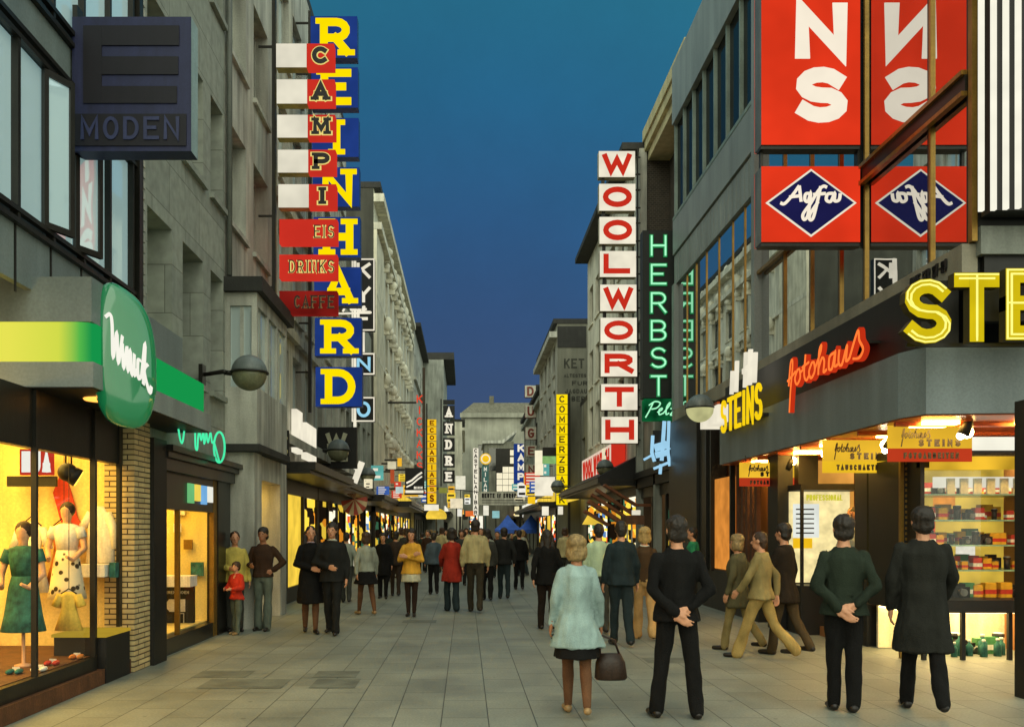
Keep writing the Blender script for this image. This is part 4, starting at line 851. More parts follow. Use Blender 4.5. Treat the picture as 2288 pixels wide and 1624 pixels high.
for z in (.785, 1.142, 1.472, 1.802, 2.142):
    x = xl + .4 if z > .8 else xl + .2
    while x < 7.3:
        k = rnd.choice(['camera', 'box', 'red', 'lens', 'box', 'camera', 'green']); s_ = rnd.uniform(1.0, 1.75)
        put(k, x, (y1 - .32 if z > .8 else y0 + .5) + rnd.uniform(-.05, .05), z, s_); put(rnd.choice(['camera', 'lens', 'box', 'red']), x + .07, y1 - .75 + rnd.uniform(-.06, .06), z, rnd.uniform(.8, 1.25)); x += rnd.uniform(.10, .19)
x = 5.95
while x < 7.2: put('bottle', x, y0 + .6 + rnd.uniform(-.1, .1), .0, rnd.uniform(.9, 1.7)); put(rnd.choice(['lens', 'green', 'camera']), x + .05, y0 + .85, .0, rnd.uniform(1.2, 1.8)); x += rnd.uniform(.09, .14)

# --- fur shop building: low front with tall eaved block behind
B9 = building('fur_shop_building', 'narrow grey building with tall pilasters behind the green neon letters', 'R', 5.7, 23.34, 28.96, 8.5, conc, [(5.2, 7.6, [(23.7, 24.9), (25.4, 26.6), (27.1, 28.3)])], z0=3.0, gm=midg, courses=[(8.0, .4, .12)], roofm=stone_lt)
b = MB(); b.box(6.6, 12, 23.5, 28.95, 8.76, 14.2); b.build('upper_wall', brickdark, B9)
b = MB(); b.box(5.72, 12, 23.4, 28.94, 14.2, 14.55); b.box(5.78, 6.6, 23.5, 28.9, 13.9, 14.198); b.box(5.9, 6.6, 23.6, 28.9, 13.6, 13.898); b.build('eave', plain('cream_eave', C(190, 180, 136), .8, .1, 1, .05), B9)
b = MB()
for y in (23.4, 26.0, 28.7): b.box(5.5, 5.72, y, y + .22, 0, 8.0)
b.build('pilaster', stone, B9)
b = MB(); b.box(5.42, 5.9, 23.4, 28.9, 3.3, 3.5); b.box(5.5, 5.9, 23.4, 28.9, 3.0, 3.298); b.build('lintel', blk, B9)
# --- variety store with brick gable
B10 = building('variety_store', 'cream department store with louvred windows and dark brick gable behind the white boxes', 'R', 5.65, 29, 41.4, 14.0, cream,
               [(5.4, 7.2, wincols(29.6, 41.2, 6, 1.2)), (8.1, 9.7, wincols(29.6, 41.2, 6, 1.2)), (10.9, 12.6, wincols(29.6, 41.2, 6, 1.2))], z0=3.0, t=.2, nv=4, gm=midg, fm=plain('louvre_grey', C(112, 110, 96), .7), endm=brickdark, eave=.58, corn=.22)
MB().box(5.62, 5.86, 28.9, 28.99, 3.6, 14.0).build('corner_quoin', stone_lt, B10)
# --- end wall with painted advertisement
B11 = building('painted_wall_house', 'grey house whose end wall carries faded painted lettering', 'R', 4.72, 46, 57, 12.3, stone_lt, [(4.5, 6.3, wincols(46.4, 56.6, 4, 1.2)), (7.3, 9.1, wincols(46.4, 56.6, 4, 1.2)), (9.9, 11.4, wincols(46.4, 56.6, 4, 1.2))], z0=0, endm=plain('painted_end_wall', C(120, 120, 106), .9, .12, 1.2, .1), courses=[(11.6, .3, .4)], eave=.2)
y = 45.995; f = front(0, y); pm = plain('faded_paint', C(66, 66, 58), .9, .3, 6, 0, streak=0); MB().fbox(f, 4.72, 6.2, Z(775, y), Z(728, y), .0, .03).build('gable_panel', slate, B11)
for tx, u, v0, v1, w_, t_ in (('KET', 1260, 800, 822, 1.05, .09), ('ÄLTESTES', 1260, 834, 842, 1.15, .04), ('FÜR', 1278, 850, 860, .8, .05), ('JAGDAU', 1262, 868, 878, 1.15, .05), ('ÜBER', 1266, 884, 896, .95, .06)):
    b = MB(); word(b, f, tx, X(u, y), Z(v1, y), w_, Z(v0, y) - Z(v1, y), t_, .001, .006); b.build('painted_lettering', pm, B11)
building('jeweller_house', 'grey house with vertical row of white letter boxes on it', 'R', 4.9, 57.05, 75, 10.6, stone, [(4.5, 6.3, wincols(57.4, 74.6, 6, 1.2)), (7.3, 9.1, wincols(57.4, 74.6, 6, 1.2))], courses=[(10, .25, .25)], eave=.3)
building('far_right_house', 'far pale house behind the white lit boxes on the right', 'R', 5.9, 75.05, 121, 9.5, stone_lt, [(4.5, 6.0, wincols(75.4, 119, 9, 1.6)), (6.9, 8.3, wincols(75.4, 119, 9, 1.6))], eave=.3)
building('passage_infill', 'low dark link between the cream store and the painted end wall', 'R', 5.9, 41.45, 45.95, 8.0, conc, [(4.5, 6.3, wincols(41.6, 45.8, 2, 1.2))], z0=0)

# ------------------------------------------------------------------ far and middle shopfronts (lit windows under canopies)
def shopfront(label, side, x, y0, y1, n, mats, canopy=True, cz=2.75, proj=.7, cm=None, zt=2.5, band=None):
    root = thing('shopfront', label, 'shopfront', (x, y0, 0)); fr = bside(side, x); w = (y1 - y0) / n
    b = MB()
    for i in range(n + 1): b.fbox(fr, max(y0, y0 + w * i - .07), min(y1, y0 + w * i + .07), 0, zt + .3, -.3, .012)
    b.fbox(fr, y0, y1, zt, zt + .5, -.5, .01); b.fbox(fr, y0, y1, 0, .35, -.45, .0)
    b.build('surround', dk, root)
    for i in range(n):
        a0, a1 = y0 + w * i + .07, y0 + w * (i + 1) - .07; m = mats[i % len(mats)]
        MB().quad(fr(a0, .35, -.06), fr(a1, .35, -.06), fr(a1, zt, -.06), fr(a0, zt, -.06)).build('lit_window', m, root)
    if canopy:
        b = MB(); b.fbox(fr, y0, y1, cz, cz + .16, .0, proj); b.fbox(fr, y0, y1, cz - .08, cz - .003, .0, proj - .1)
        b.build('canopy', cm or dk, root)
    if band:
        MB().fbox(fr, y0 + .2, y1 - .2, cz + .2, cz + .65, .02, .1).build('lit_band', band, root)
    return root
teal = glow('teal_lit_wall', C(80, 160, 136), .55, .2, 1.2)
yel = glow('yellow_lit_wall', C(246, 206, 70), .95, .25, 1.5)
shopfront('teal and yellow lit shopfront behind the couple on the left', 'L', -4.05, 18.2, 24.5, 3, [teal, yel, disp1], cz=2.9, proj=1.0)
shopfront('dim shopfront with yellow lights under the black letter boxes', 'L', -4.05, 24.6, 32, 4, [disp3, disp1, disp3, disp2], cz=2.9, proj=.8)
shopfront('crowded lit shopfront at the foot of the low dark building', 'L', -4.1, 32.1, 39, 3, [disp1, disp3, disp2], cz=2.8, proj=1.2)
shopfront('shopfront with a broad dark canopy below the white ornate building', 'L', -3.95, 39.1, 52, 5, [disp3, disp1, disp2, disp3, disp1], cz=2.8, proj=1.6)
shopfront('bright shopfront beyond the broad dark canopy', 'L', -3.95, 52.1, 64, 5, [disp2, yel, disp1], cz=3.2, proj=.9, band=yel)
shopfront('bright shopfront below the narrow yellow letter column', 'L', -3.65, 64.1, 78, 5, [disp2, disp1, yel], cz=3.0, proj=1.2, band=disp2)
shopfront('white lit shopfront below the serif letter column', 'L', -1.85, 78.1, 92, 5, [whitelit, disp2, yel], cz=3.2, proj=.6, band=whitelit)
shopfront('farthest shopfront on the left at the bend', 'L', -.3, 92.1, 118, 5, [disp2, whitelit, disp1], cz=3.2, proj=.6, band=disp1)
shopfront('dark shopfront with one yellow lamp under the fur sign', 'R', 5.65, 23.4, 28.9, 3, [disp3, glow('dim_brown_room', C(96, 72, 44), .35, .3, 1), glow('dim_brown_room2', C(70, 54, 36), .3, .3, 1)], canopy=False, zt=2.7)
shopfront('store entrance under a dark scalloped awning', 'R', 5.6, 29.1, 41.3, 4, [disp1, disp3, disp2, disp1], cz=3.2, proj=1.3, zt=2.8)
shopfront('bright shopfront below the painted end wall', 'R', 4.65, 46.1, 57, 4, [disp2, yel, disp1], cz=3.0, proj=.9, band=yel)
shopfront('white lit shopfront below the white letter boxes', 'R', 4.85, 57.1, 75, 5, [whitelit, disp2, yel], cz=3.1, proj=.8, band=whitelit)
shopfront('farthest shopfront on the right', 'R', 5.85, 75.1, 120, 9, [disp2, disp1, whitelit], cz=3.1, proj=.8, band=disp2)
y = 121.9; cs = thing('shopfront', 'row of bright lit windows at the foot of the closing building', 'shopfront', (4, y, 0))
for i in range(8): MB().box(X(1050 + 20 * i, y), X(1067 + 20 * i, y), y - .1, y, .4, 4.2 - .5 * (i % 3)).build('lit_window', [disp2, whitelit, disp1, yel][i % 4], cs)
# ================================================================== SIGNS
ylw = glow('yellow_letter_light', C(255, 226, 0), 1.0, .03, light=True)
bluef = plain('blue_enamel', C(34, 58, 128), .35, .12, 3, .02, streak=.1)
bluef2 = glow('blue_lit_face', C(34, 62, 134), .8, .2, 1.5)
redf = glow('red_lit_face', C(222, 58, 34), .95, .06, 2)
wht = glow('white_lit_face', C(244, 236, 212), .95, .12, 1.6)
wht_warm = glow('warm_white_face', C(250, 240, 205), 1.0, .05)
redl = plain('red_letter', C(205, 52, 36), .5, .08, 4, 0, streak=0)
redlg = glow('red_lit_letter', C(212, 50, 32), .85, .04)
blackl = plain('black_letter', C(26, 20, 18), .5, .1, 4, 0, streak=0)
thinw = glow('cream_outline', C(246, 226, 130), .9, .03)
def boxes(name, label, text, u0, u1, y, vs, face, letter, side, depth=.2, lw=(.14, .86), lh=(.08, .92), t=.16, serif=0, du=0, group=None, pole=None, lett_d=.02, outline=None, cat='sign'):
    """vertical sign: one box with a letter on it per entry of vs (top, bottom in frame units)"""
    root = thing(name, label, cat, (X((u0 + u1) / 2, y), y, Z(vs[-1][1], y)), group)
    for i, (c, (v0, v1)) in enumerate(zip(text, vs)):
        k = du * i / max(len(vs) - 1, 1); xa, xb = X(u0 + k, y), X(u1 + k, y); za, zb = Z(v1, y), Z(v0, y)
        b = MB(); b.fbox(front(0, y), xa, xb, za, zb, -depth, 0, 1, 0); bx = b.build('letter_box', [face, side], root)
        if c == ' ': continue
        w, h = xb - xa, zb - za; st = t * h
        b = MB(); glyph(b, front(0, y), c, xa + lw[0] * w, za + lh[0] * h, (lw[1] - lw[0]) * w, (lh[1] - lh[0]) * h, st, .001, lett_d, 0, serif)
        if outline: glyph(b, front(0, y), c, xa + lw[0] * w - .012, za + lh[0] * h - .012, (lw[1] - lw[0]) * w + .024, (lh[1] - lh[0]) * h + .024, st + .03, .0005, lett_d * .6, 1, serif)
        b.build('letter', [letter] + ([outline] if outline else []), bx)
    if pole:
        b = MB(); b.box(*pole); b.build('pole', dk, root)
    return root
# blue boxes, yellow slab letters
y = 21.0
RV = [(36, 129), (150, 240), (263, 350), (373, 461), (484, 574), (596, 682), (709, 794), (819, 907)]
r_ = boxes('vertical_letter_sign', 'tall column of blue boxes with big yellow slab serif letters', 'REINHARD', 694, 798, y, RV, bluef2, ylw, bluef, .28, (.2, .86), (.06, .95), .19, 1.15, du=11, pole=(X(697, y) - .1, X(697, y) - .03, y + .05, y + .15, Z(920, y), Z(20, y)))
for i, (v0, v1) in enumerate(RV): MB().box(-4.0, X(697 + i, y) - .101, y + .08, y + .12, Z(v0 + 10, y) - .02, Z(v0 + 10, y) + .02).build('bracket', dk, r_)
# ice cream cafe boards
y = 17.2; cr = thing('vertical_board_sign', 'column of white and red boards with black serif letters and three red boards below', 'sign', (-3.6, y, 6))
CV = [(97, 150, 'C'), (177, 231, 'A'), (256, 307, 'M'), (334, 385, 'P'), (411, 463, 'I')]
cafew = glow('white_board', C(232, 226, 204), .92, .12, 2); cafer = glow('red_board', C(214, 52, 38), .85, .08, 1.5); cafed = glow('dim_red_board', C(170, 40, 32), .5, .5, 1.1)
for i, (v0, v1, c) in enumerate(CV):
    k = i * 1.2; xa, xm, xb = X(617 + k, y), X(685 + k, y), X(746 + k, y); za, zb = Z(v1, y), Z(v0, y)
    b = MB(); b.fbox(front(0, y), xa, xm, za, zb, -.22, 0, 1, 0); b.fbox(front(0, y), xm + .001, xb, za, zb, -.22, .0, 2, 2); bx = b.build('board', [cafew, plain('yellow_white_side', C(190, 176, 110), .6), cafer], cr)
    b = MB(); w = xb - xm; h = zb - za
    glyph(b, front(0, y), c, xm + w * .2, za + h * .14, w * .6, h * .72, h * .19, .001, .02, 0, .9)
    glyph(b, front(0, y), c, xm + w * .2 - .018, za + h * .14 - .018, w * .6 + .036, h * .72 + .036, h * .19 + .04, .0005, .01, 1, .85)
    b.build('letter', [blackl, thinw], bx)
for v0, v1, tx, f_, u0 in ((489, 543, 'EIS', cafer, 702), (568, 621, 'DRINKS', cafer, 646), (649, 700, 'CAFFE', cafed, 657)):
    xa, xb = X(624, y), X(753, y); za, zb = Z(v1, y), Z(v0, y)
    b = MB(); b.fbox(front(0, y), xa, xb, za, zb, -.22, 0); bx = b.build('board', f_, cr)
    b = MB(); word(b, front(0, y), tx, X(u0, y), za + .1, X(747, y) - X(u0, y), .25, .042, .001, .012, gap=.3, serif=.9, m=1); word(b, front(0, y), tx, X(u0, y), za + .1, X(747, y) - X(u0, y), .25, .02, .013, .02, gap=.3, serif=.8)
    b.build('letter', [blackl, thinw if f_ is cafer else plain('tan_outline', C(150, 110, 70), .6)], bx)
b = MB(); b.box(X(612, y) - .05, X(612, y) + .02, y + .05, y + .15, Z(720, y), Z(-20, y)); b.box(-4, X(612, y), y + .08, y + .12, Z(100, y), Z(96, y)); b.box(-4, X(612, y), y + .08, y + .12, Z(480, y), Z(476, y)); b.box(-4, X(612, y), y + .08, y + .12, Z(640, y), Z(636, y)); b.build('pole', dk, cr)
# white script board between
sc = thing('script_sign', 'small white handwritten sign with an underline squeezed below the yellow letter A', 'sign', (-2.6, 22, 6)); y = 22
b = MB(); f = front(X(765, y), y, Z(702, y)); script(b, f, 'pelze', 0, .07, .6, .2, .045, 0, .03); b.ribbon(f, [(-.02, .02), (.72, .05)], .04, 0, .03); b.box(-4.0, X(765, y), y + .03, y + .06, Z(700, y), Z(697, y)); b.build('lettering', wht, sc)
# black framed boxes with white letters
y = 31.0; neonb = glow('pale_blue_neon', C(150, 210, 235), 1.0, .05)
kb = thing('vertical_box_sign', 'column of white framed black boxes with pale letters behind the blue boxes', 'sign', (-3.6, y, 4.5))
for v0, v1, tx in ((577, 738, 'KYF'), (788, 836, 'N'), (886, 941, 'O')):
    xa, xb = X(786, y), X(837, y); b = MB(); b.fbox(front(0, y), xa, xb, Z(v1, y), Z(v0, y), -.25, 0, 0)
    for q in ((xa, xb, Z(v1, y), Z(v1 - 3, y)), (xa, xb, Z(v0 + 3, y), Z(v0, y)), (xb - .04, xb, Z(v1 - 3, y), Z(v0 + 3, y)), (xa, xa + .04, Z(v1 - 3, y), Z(v0 + 3, y))): b.fbox(front(0, y), *q, .001, .02, 1)
    bx = b.build('letter_box', [blk, wht], kb); b = MB(); n = len(tx); hh = (Z(v0, y) - Z(v1, y)) / n
    for i, c in enumerate(tx): glyph(b, front(0, y), c, X(797, y), Z(v0, y) - hh * (i + .82), .48, hh * .64, .1, .002, .03)
    b.build('letter', wht if n > 1 else neonb, bx)
b = MB(); b.box(X(790, y), X(796, y), y - .05, y + .05, Z(1060, y), Z(577, y)); b.box(-4.1, X(790, y), y - .04, y + .04, Z(760, y), Z(755, y)); b.box(X(800, y), X(815, y), y - .03, y, Z(786, y), Z(741, y)); b.box(X(796, y), X(806, y), y - .03, y, Z(884, y), Z(840, y)); b.build('pole', [wht], kb)
# black square sign with a W and a vase shape
y = 24.6; wsn = thing('square_sign', 'black square sign with a pale W above a framed emblem, behind a globe lamp', 'sign', (-3.5, y, 4))
xa, xb = X(710, y), X(797, y); b = MB(); b.fbox(front(0, y), xa, xb, Z(1045, y), Z(953, y), -.2, 0); b.box(-4.05, xa, y + .05, y + .12, Z(965, y), Z(958, y)); b.build('panel', blk, wsn)
b = MB(); glyph(b, front(0, y), 'W', X(728, y), Z(1003, y), .58, .45, .12, .002, .02)
for q in ((731, 734, 990, 1030), (774, 777, 990, 1030), (734.2, 773.8, 1027, 1030)): b.fbox(front(0, y), X(q[0], y), X(q[1], y), Z(q[3], y), Z(q[2], y), .002, .02)
b.build('emblem', plain('pale_emblem', C(200, 200, 170), .5), wsn)
# white lit wall panels near it
lp = thing('lit_sign', 'two tall white lit panels beside the black square sign', 'lit panel', (-4, 20, 3.6)); b = MB(); fr = bside('L', -3.85)
b = MB(); b.fbox(fr, 19.8, 20.5, 3.4, 4.35, 0, .12); b.fbox(fr, 21.0, 22.4, 3.35, 4.2, 0, .12); b.build('panel', wht, lp)
em = thing('crest_sign', 'dark sign with a pale crest on the pale pillar', 'sign', (-3.5, 18.2, 3)); y = 18.15
b = MB(); b.box(X(612, y), X(645, y), y, y + .08, Z(1045, y), Z(960, y)); b.build('panel', blk, em)
b = MB()
for u, v, r in ((622, 975, .06), (630, 985, .08), (638, 978, .05), (626, 1000, .06), (636, 1008, .07), (628, 1022, .06)): b.ball((X(u, y), y - .01, Z(v, y)), r, .02, r, 10, 6)
b.build('crest', plain('pale_crest', C(190, 180, 130), .6), em)
# scalloped red fan ornament and white stick, colourful far left
fan = thing('fan_sign', 'red and white fan shaped sign hanging over the left shopfronts', 'sign', (-3.5, 28, 2.6)); y = 28; b = MB(); cx_, cz_ = X(792, y), Z(1118, y)
for i in range(9):
    a0, a1 = R(180 + 22 * i), R(180 + 22 * (i + 1)); r = .46
    b.poly([(cx_, y, cz_ + .06), (cx_ + r * math.cos(a0) * .9, y - .12 * math.sin(math.pi * i / 9), cz_ + r * math.sin(a0)), (cx_ + r * math.cos(a1) * .9, y - .12 * math.sin(math.pi * (i + 1) / 9), cz_ + r * math.sin(a1))], (0, .04, 0), i % 2)
    b.poly([(cx_, y, cz_ + .06), (cx_ - .42 + .06 * i, y, cz_ + .32), (cx_ - .36 + .06 * i, y, cz_ + .34)], (0, .04, 0), 1 - i % 2)
b.build('fan', [plain('fan_red', C(160, 66, 46), .6), plain('fan_pale', C(190, 170, 130), .6)], fan)
MB().tube([(X(782, y), y + .1, Z(1100, y)), (X(808, y), y + .1, Z(1030, y))], .10, 8).build('white_stick', wht, fan)
MB().box(-4.1, X(800, y), y + .05, y + .1, Z(1090, y), Z(1086, y)).build('bracket', dk, fan)
# shoe sign, red letters, yellow column, serif column
y = 44.0; ss = thing('shoe_sign', 'black square sign with a white shoe drawing on the left', 'sign', (-2.4, y, 3.5)); xa, xb = X(905, y), X(948, y)
b = MB(); b.fbox(front(0, y), xa, xb, Z(1104, y), Z(1044, y), -.2, 0); b.box(-3.95, xa, y + .05, y + .12, Z(1050, y), Z(1046, y)); b.build('panel', blk, ss)
b = MB(); f = front(0, y)
for dv, t_ in ((0, .09), (9, .07)): b.ribbon(f, [(X(908, y), Z(1078 + dv, y)), (X(920, y), Z(1072 + dv, y)), (X(934, y), Z(1060 + dv, y)), (X(943, y), Z(1054 + dv, y))], t_, .002, .02)
word(b, f, 'RICH', X(925, y), Z(1091, y), .42, .12, .04, .002, .02); b.fbox(f, X(906, y), X(946, y), Z(1100, y), Z(1094, y), .002, .02); b.build('drawing', wht, ss)
y = 46.0; kk = thing('neon_letter_column', 'thin column of red neon letters left of the yellow column', 'neon sign', (-2.4, y, 5)); rn = glow('red_neon', C(232, 70, 42), 1.0, .05); b = MB()
for i, c in enumerate('KICKAKS'): glyph(b, front(0, y), c, X(931, y), Z(893 + 25 * i + 6, y), .3, .4, .06, 0, .03)
kb_ = b.build('letter', rn, kk); MB().box(X(929, y) + .34, X(950, y), y + .02, y + .12, Z(1046, y), Z(820, y)).build('backing', plain('rust_backing', C(70, 58, 44), .7), kk); MB().box(-4.0, X(930, y), y + .05, y + .1, Z(900, y), Z(896, y)).build('bracket', dk, kk)
yb = glow('yellow_box_face', C(252, 200, 30), .92, .1, 3)
boxes('narrow_letter_column', 'narrow column of small yellow boxes with a big yellow S box at its foot', 'ECODARIAESS', 955, 975, 50.0, [(936 + 16.5 * i, 951 + 16.5 * i) for i in range(9)] + [(1086, 1098), (1100, 1124)], yb, glow('rust_letter', C(150, 70, 20), .5, .05), dk, .2, (.25, .75), (.15, .85), .16, pole=(X(952, 50), X(955, 50), 50.05, 50.15, Z(1124, 50), Z(900, 50)))
y = 50; o = MB().box(X(948, y), X(980, y), y - .1, y + .3, Z(1139, y), Z(1126, y)).build('lit_box', wht); tag(o, 'long white lit box under the narrow yellow column', 'sign')
boxes('serif_letter_column', 'column of dark boxes with white serif letters on the far left', ' ANDRE', 990, 1016, 60.0, [(892, 902), (905, 935), (941, 971), (977, 1007), (1013, 1043), (1049, 1078)], blk, wht, plain('teal_edge', C(110, 150, 150), .5), .25, (.22, .78), (.14, .86), .17, .9, pole=(X(984, 60), X(987, 60), 60.05, 60.15, Z(1085, 60), Z(890, 60)))
boxes('thin_letter_column', 'thin white column with dark letters standing at the far end', 'CASTELLANIBAR', 1057, 1069, 74.0, [(1000 + 11.5 * i, 1011.3 + 11.5 * i) for i in range(13)], wht, blackl, dk, .2, (.2, .8), (.12, .88), .18, pole=(X(1060, 74), X(1064, 74), 74.05, 74.15, 0.0, Z(1000, 74)))
y = 80; ro = thing('round_sign', 'round yellow sign on top of a slim teal letter column', 'sign', (X(1086, y), y, 4)); b = MB(); b.tube([(X(1085, y), y - .1, Z(1024, y)), (X(1085, y), y + .1, Z(1024, y))], .5, 20); b.build('disc', yb, ro)
b = MB(); b.tube([(X(1085, y) + .36 * math.cos(t), y - .11, Z(1024, y) + .36 * math.sin(t)) for t in [i * math.pi / 10 for i in range(20)]], .05, 6, closed=True); b.build('ring', wht, ro)
b = MB(); b.box(X(1077, y), X(1092, y), y, y + .2, Z(1112, y), Z(1038, y)); b.box(X(1083, y), X(1086, y), y, y + .1, 0, Z(1112, y)); b.build('column', plain('teal_column', C(80, 130, 130), .5), ro)
b = MB()
for i in range(6): glyph(b, front(0, y), 'REXBAR'[i] if False else 'MILANO'[i], X(1081, y), Z(1052 + 12 * i - 1, y), .28, .36, .07, .002, .02)
b.build('letter', wht, ro)
y = 88; for_ = thing('stacked_lit_boxes', 'stack of cream lit boxes beside the blue letter column', 'sign', (X(1130, y), y, 4))
for r0 in range(4):
    for c0 in range(3):
        if r0 == 0 and c0 == 0: continue
        MB().box(X(1110 + 13.5 * c0, y), X(1122.5 + 13.5 * c0, y), y, y + .3, Z(1054 + 14 * r0, y), Z(1041.5 + 14 * r0, y)).build('lit_box', wht_warm, for_)
for q in ((1140, 1152, 1016, 1004), (1140, 1152, 1034, 1020)): MB().box(X(q[0], y), X(q[1], y), y, y + .3, Z(q[2], y), Z(q[3], y)).build('lit_box', wht_warm, for_)
MB().box(X(1108, y), X(1152, y), y + .31, y + .5, Z(1100, y), Z(1000, y)).build('frame', dk, for_)
boxes('blue_letter_column', 'column of blue boxes with white letters at the far end', 'KÄMPG'.replace('Ä', 'A'), 1148, 1176, 82.0, [(990 + 21 * i, 1011 + 21 * i) for i in range(5)], bluef2, wht, bluef, .3, (.3, .85), (.14, .9), .2, pole=(X(1160, 82), X(1164, 82), 82.1, 82.2, 0, Z(1095, 82)))
boxes('white_letter_column', 'column of spaced white boxes with brown letters on the right', 'DUGENA', 1173, 1197, 62.0, [(860, 886), (904, 931), (953, 980), (994, 1018), (1036, 1060), (1082, 1106)], plain('box_cream', C(196, 192, 176), .6), plain('brown_letter', C(120, 50, 36), .6), plain('rust_side', C(140, 66, 48), .6), .5, (.2, .82), (.1, .9), .16, du=3, pole=(X(1197, 62), X(1206, 62), 62.02, 62.12, Z(1106, 62), Z(858, 62)))
for i, (u0, u1, v0, v1, y, m, lab) in enumerate([(1196, 1240, 1064, 1106, 46.6, wht, 'large white lit box left of the yellow bank column'), (1196, 1214, 1005, 1060, 47.4, wht_warm, 'upright cream lit box above the large white one'), (1213, 1243, 998, 1034, 45.8, None, 'green and white lit box left of the yellow bank column'), (1180, 1196, 1108, 1124, 47.2, yb, 'small yellow box low beside the white ones'), (1212, 1226, 1128, 1150, 46.2, wht, 'small white hanging box under the large white one'), (1248, 1258, 1130, 1148, 44.5, wht, 'tiny white box under the yellow bank column')]):
    if m is None:
        o = MB().box(X(u0, y), X(u1, y), y, y + .3, Z(v1, y), Z(1018, y)).build('lit_box', glow('green_white_face', C(150, 200, 120), .8, .3, 2)); MB().box(X(u0, y), X(u1, y), y, y + .3, Z(1017, y), Z(v0, y)).build('top_panel', dk, o)
    else: o = MB().box(X(u0, y), X(u1, y), y, y + .3, Z(v1, y), Z(v0, y)).build('lit_box', m)
    b = MB(); b.box(min(X(u1, y), 4.6), max(X(u1, y) + .02, 4.74), y + .1, y + .16, Z(v0 + 4, y), Z(v0 + 2, y)); b.build('bracket', dk, o)
    tag(o, lab, 'sign')
y = 70; bn = thing('banner', 'white banner with dark writing stretched across the far end of the street', 'banner', (2.5, y, 4)); xa, xb = X(1068, y), X(1205, y)
b = MB(); b.box(xa, xb, y, y + .03, Z(1127, y), Z(1097, y)); b.build('cloth', plain('banner_cloth', C(206, 206, 190), .8), bn)
b = MB(); f = front(0, y); word(b, f, 'HEUTE IN EUROPA', xa + .3, Z(1111, y), 2.9, .36, .09, .002, .015)
for v in (1116, 1121): b.fbox(f, xa + .3, xb - .9, Z(v + 1.4, y), Z(v, y), .002, .012)
b.tube([(-3.2, y, Z(1085, y)), (xa, y, Z(1098, y))], .03, 5); b.tube([(4.6, y, Z(1090, y)), (xb, y, Z(1098, y))], .03, 5); b.build('lettering', blackl, bn)
# yellow bank column
y = 45.2
boxes('yellow_letter_column', 'tall narrow column of yellow boxes with brown letters', 'COMMERZBANK', 1243, 1268, y, [(880 + 22.5 * i, 901.3 + 22.5 * i) for i in range(11)], glow('bank_yellow', C(255, 222, 10), 1.0, .03), plain('bank_brown', C(86, 62, 12), .6, .05, 3, 0), dk, .25, (.26, .76), (.16, .86), .13, pole=(X(1268.5, y), X(1274, y), y - .1, y + .02, Z(1190, y), Z(878, y)))
# white boxes, red bold letters
y = 28.6
WV = [(337, 395), (410, 470), (484, 544), (560, 618), (635, 694), (709, 766), (783, 840), (857, 915), (930, 989)]
wr = boxes('vertical_letter_sign', 'tall column of white lit boxes with fat red letters on the right', 'WOOLWORTH', 1338, 1419, y, WV, wht, redlg, plain('white_side', C(170, 160, 130), .6), .3, (.1, .9), (.13, .89), .2, du=6, pole=(X(1424, y), X(1427, y), y + .02, y + .15, Z(992, y), Z(330, y)))
b = MB()
for i, (v0, v1) in enumerate(WV):
    for v in (v0 + 12, v1 - 8): b.box(X(1421, y), X(1432, y), y + .05, y + .1, Z(v, y) - .02, Z(v, y) + .02)
    if i < 8: b.box(X(1345 + i, y), X(1352 + i, y), y + .1, y + .2, Z(v1 + 14, y), Z(v1, y))
b.build('bracket', dk, wr)
sr = thing('store_name_panel', 'slanting white panel crowded with red letters above the store awning', 'sign', (5.3, 30, 4)); f = right(5.3, 0)
b = MB(); b.fbox(f, -39.8, -31.8, 3.75, 4.75, 0, .12); b.build('panel', glow('pale_pink_panel', C(240, 214, 190), .85), sr)
MB().box(5.17, 5.6, 31.4, 31.78, 3.75, 4.9).build('end_block', redlg, sr)
b = MB(); word(b, f, 'WOOLWORTH', -39.4, 3.86, 7.2, .78, .2, .121, .14, gap=.2); b.build('lettering', redlg, sr)
# green neon letters on black
y = 23.9; hb = thing('neon_letter_sign', 'black vertical sign with green white neon letters above a green script panel', 'neon sign', (5.3, y, 4.6)); gn = glow('green_white_neon', C(160, 242, 190), 1.15, .06)
b = MB(); b.fbox(front(0, y), X(1436, y), X(1527, y), Z(888, y), Z(514, y), -.35, 0); b.build('panel', plain('black_green_panel', C(24, 30, 26), .5, .2, 3, .05), hb)
halo = glow('green_tube_edge', C(40, 150, 84), .75, .05); b = MB()
for i, c in enumerate('HERBST'):
    v0 = [524, 588, 651, 713, 774, 836][i]; glyph(b, front(0, y), c, X(1451, y), Z(v0 + 50, y), .47, .6, .10, .001, .04, 1); glyph(b, front(0, y), c, X(1451, y) + .028, Z(v0 + 50, y) + .028, .414, .544, .045, .041, .06, 0)
b.build('neon_tube', [gn, halo], hb)
b = MB(); b.fbox(front(0, y), X(1440, y), X(1532, y), Z(937, y), Z(890, y), -.35, .01); b.build('script_panel', glow('green_panel', C(20, 110, 60), .55, .7, 2.2), hb)
b = MB(); script(b, front(0, y), 'pelze', X(1440, y), Z(932, y), X(1528, y) - X(1440, y), Z(898, y) - Z(932, y), .04, .012, .03, neon=True, slant=.15); b.build('script', gn, hb)
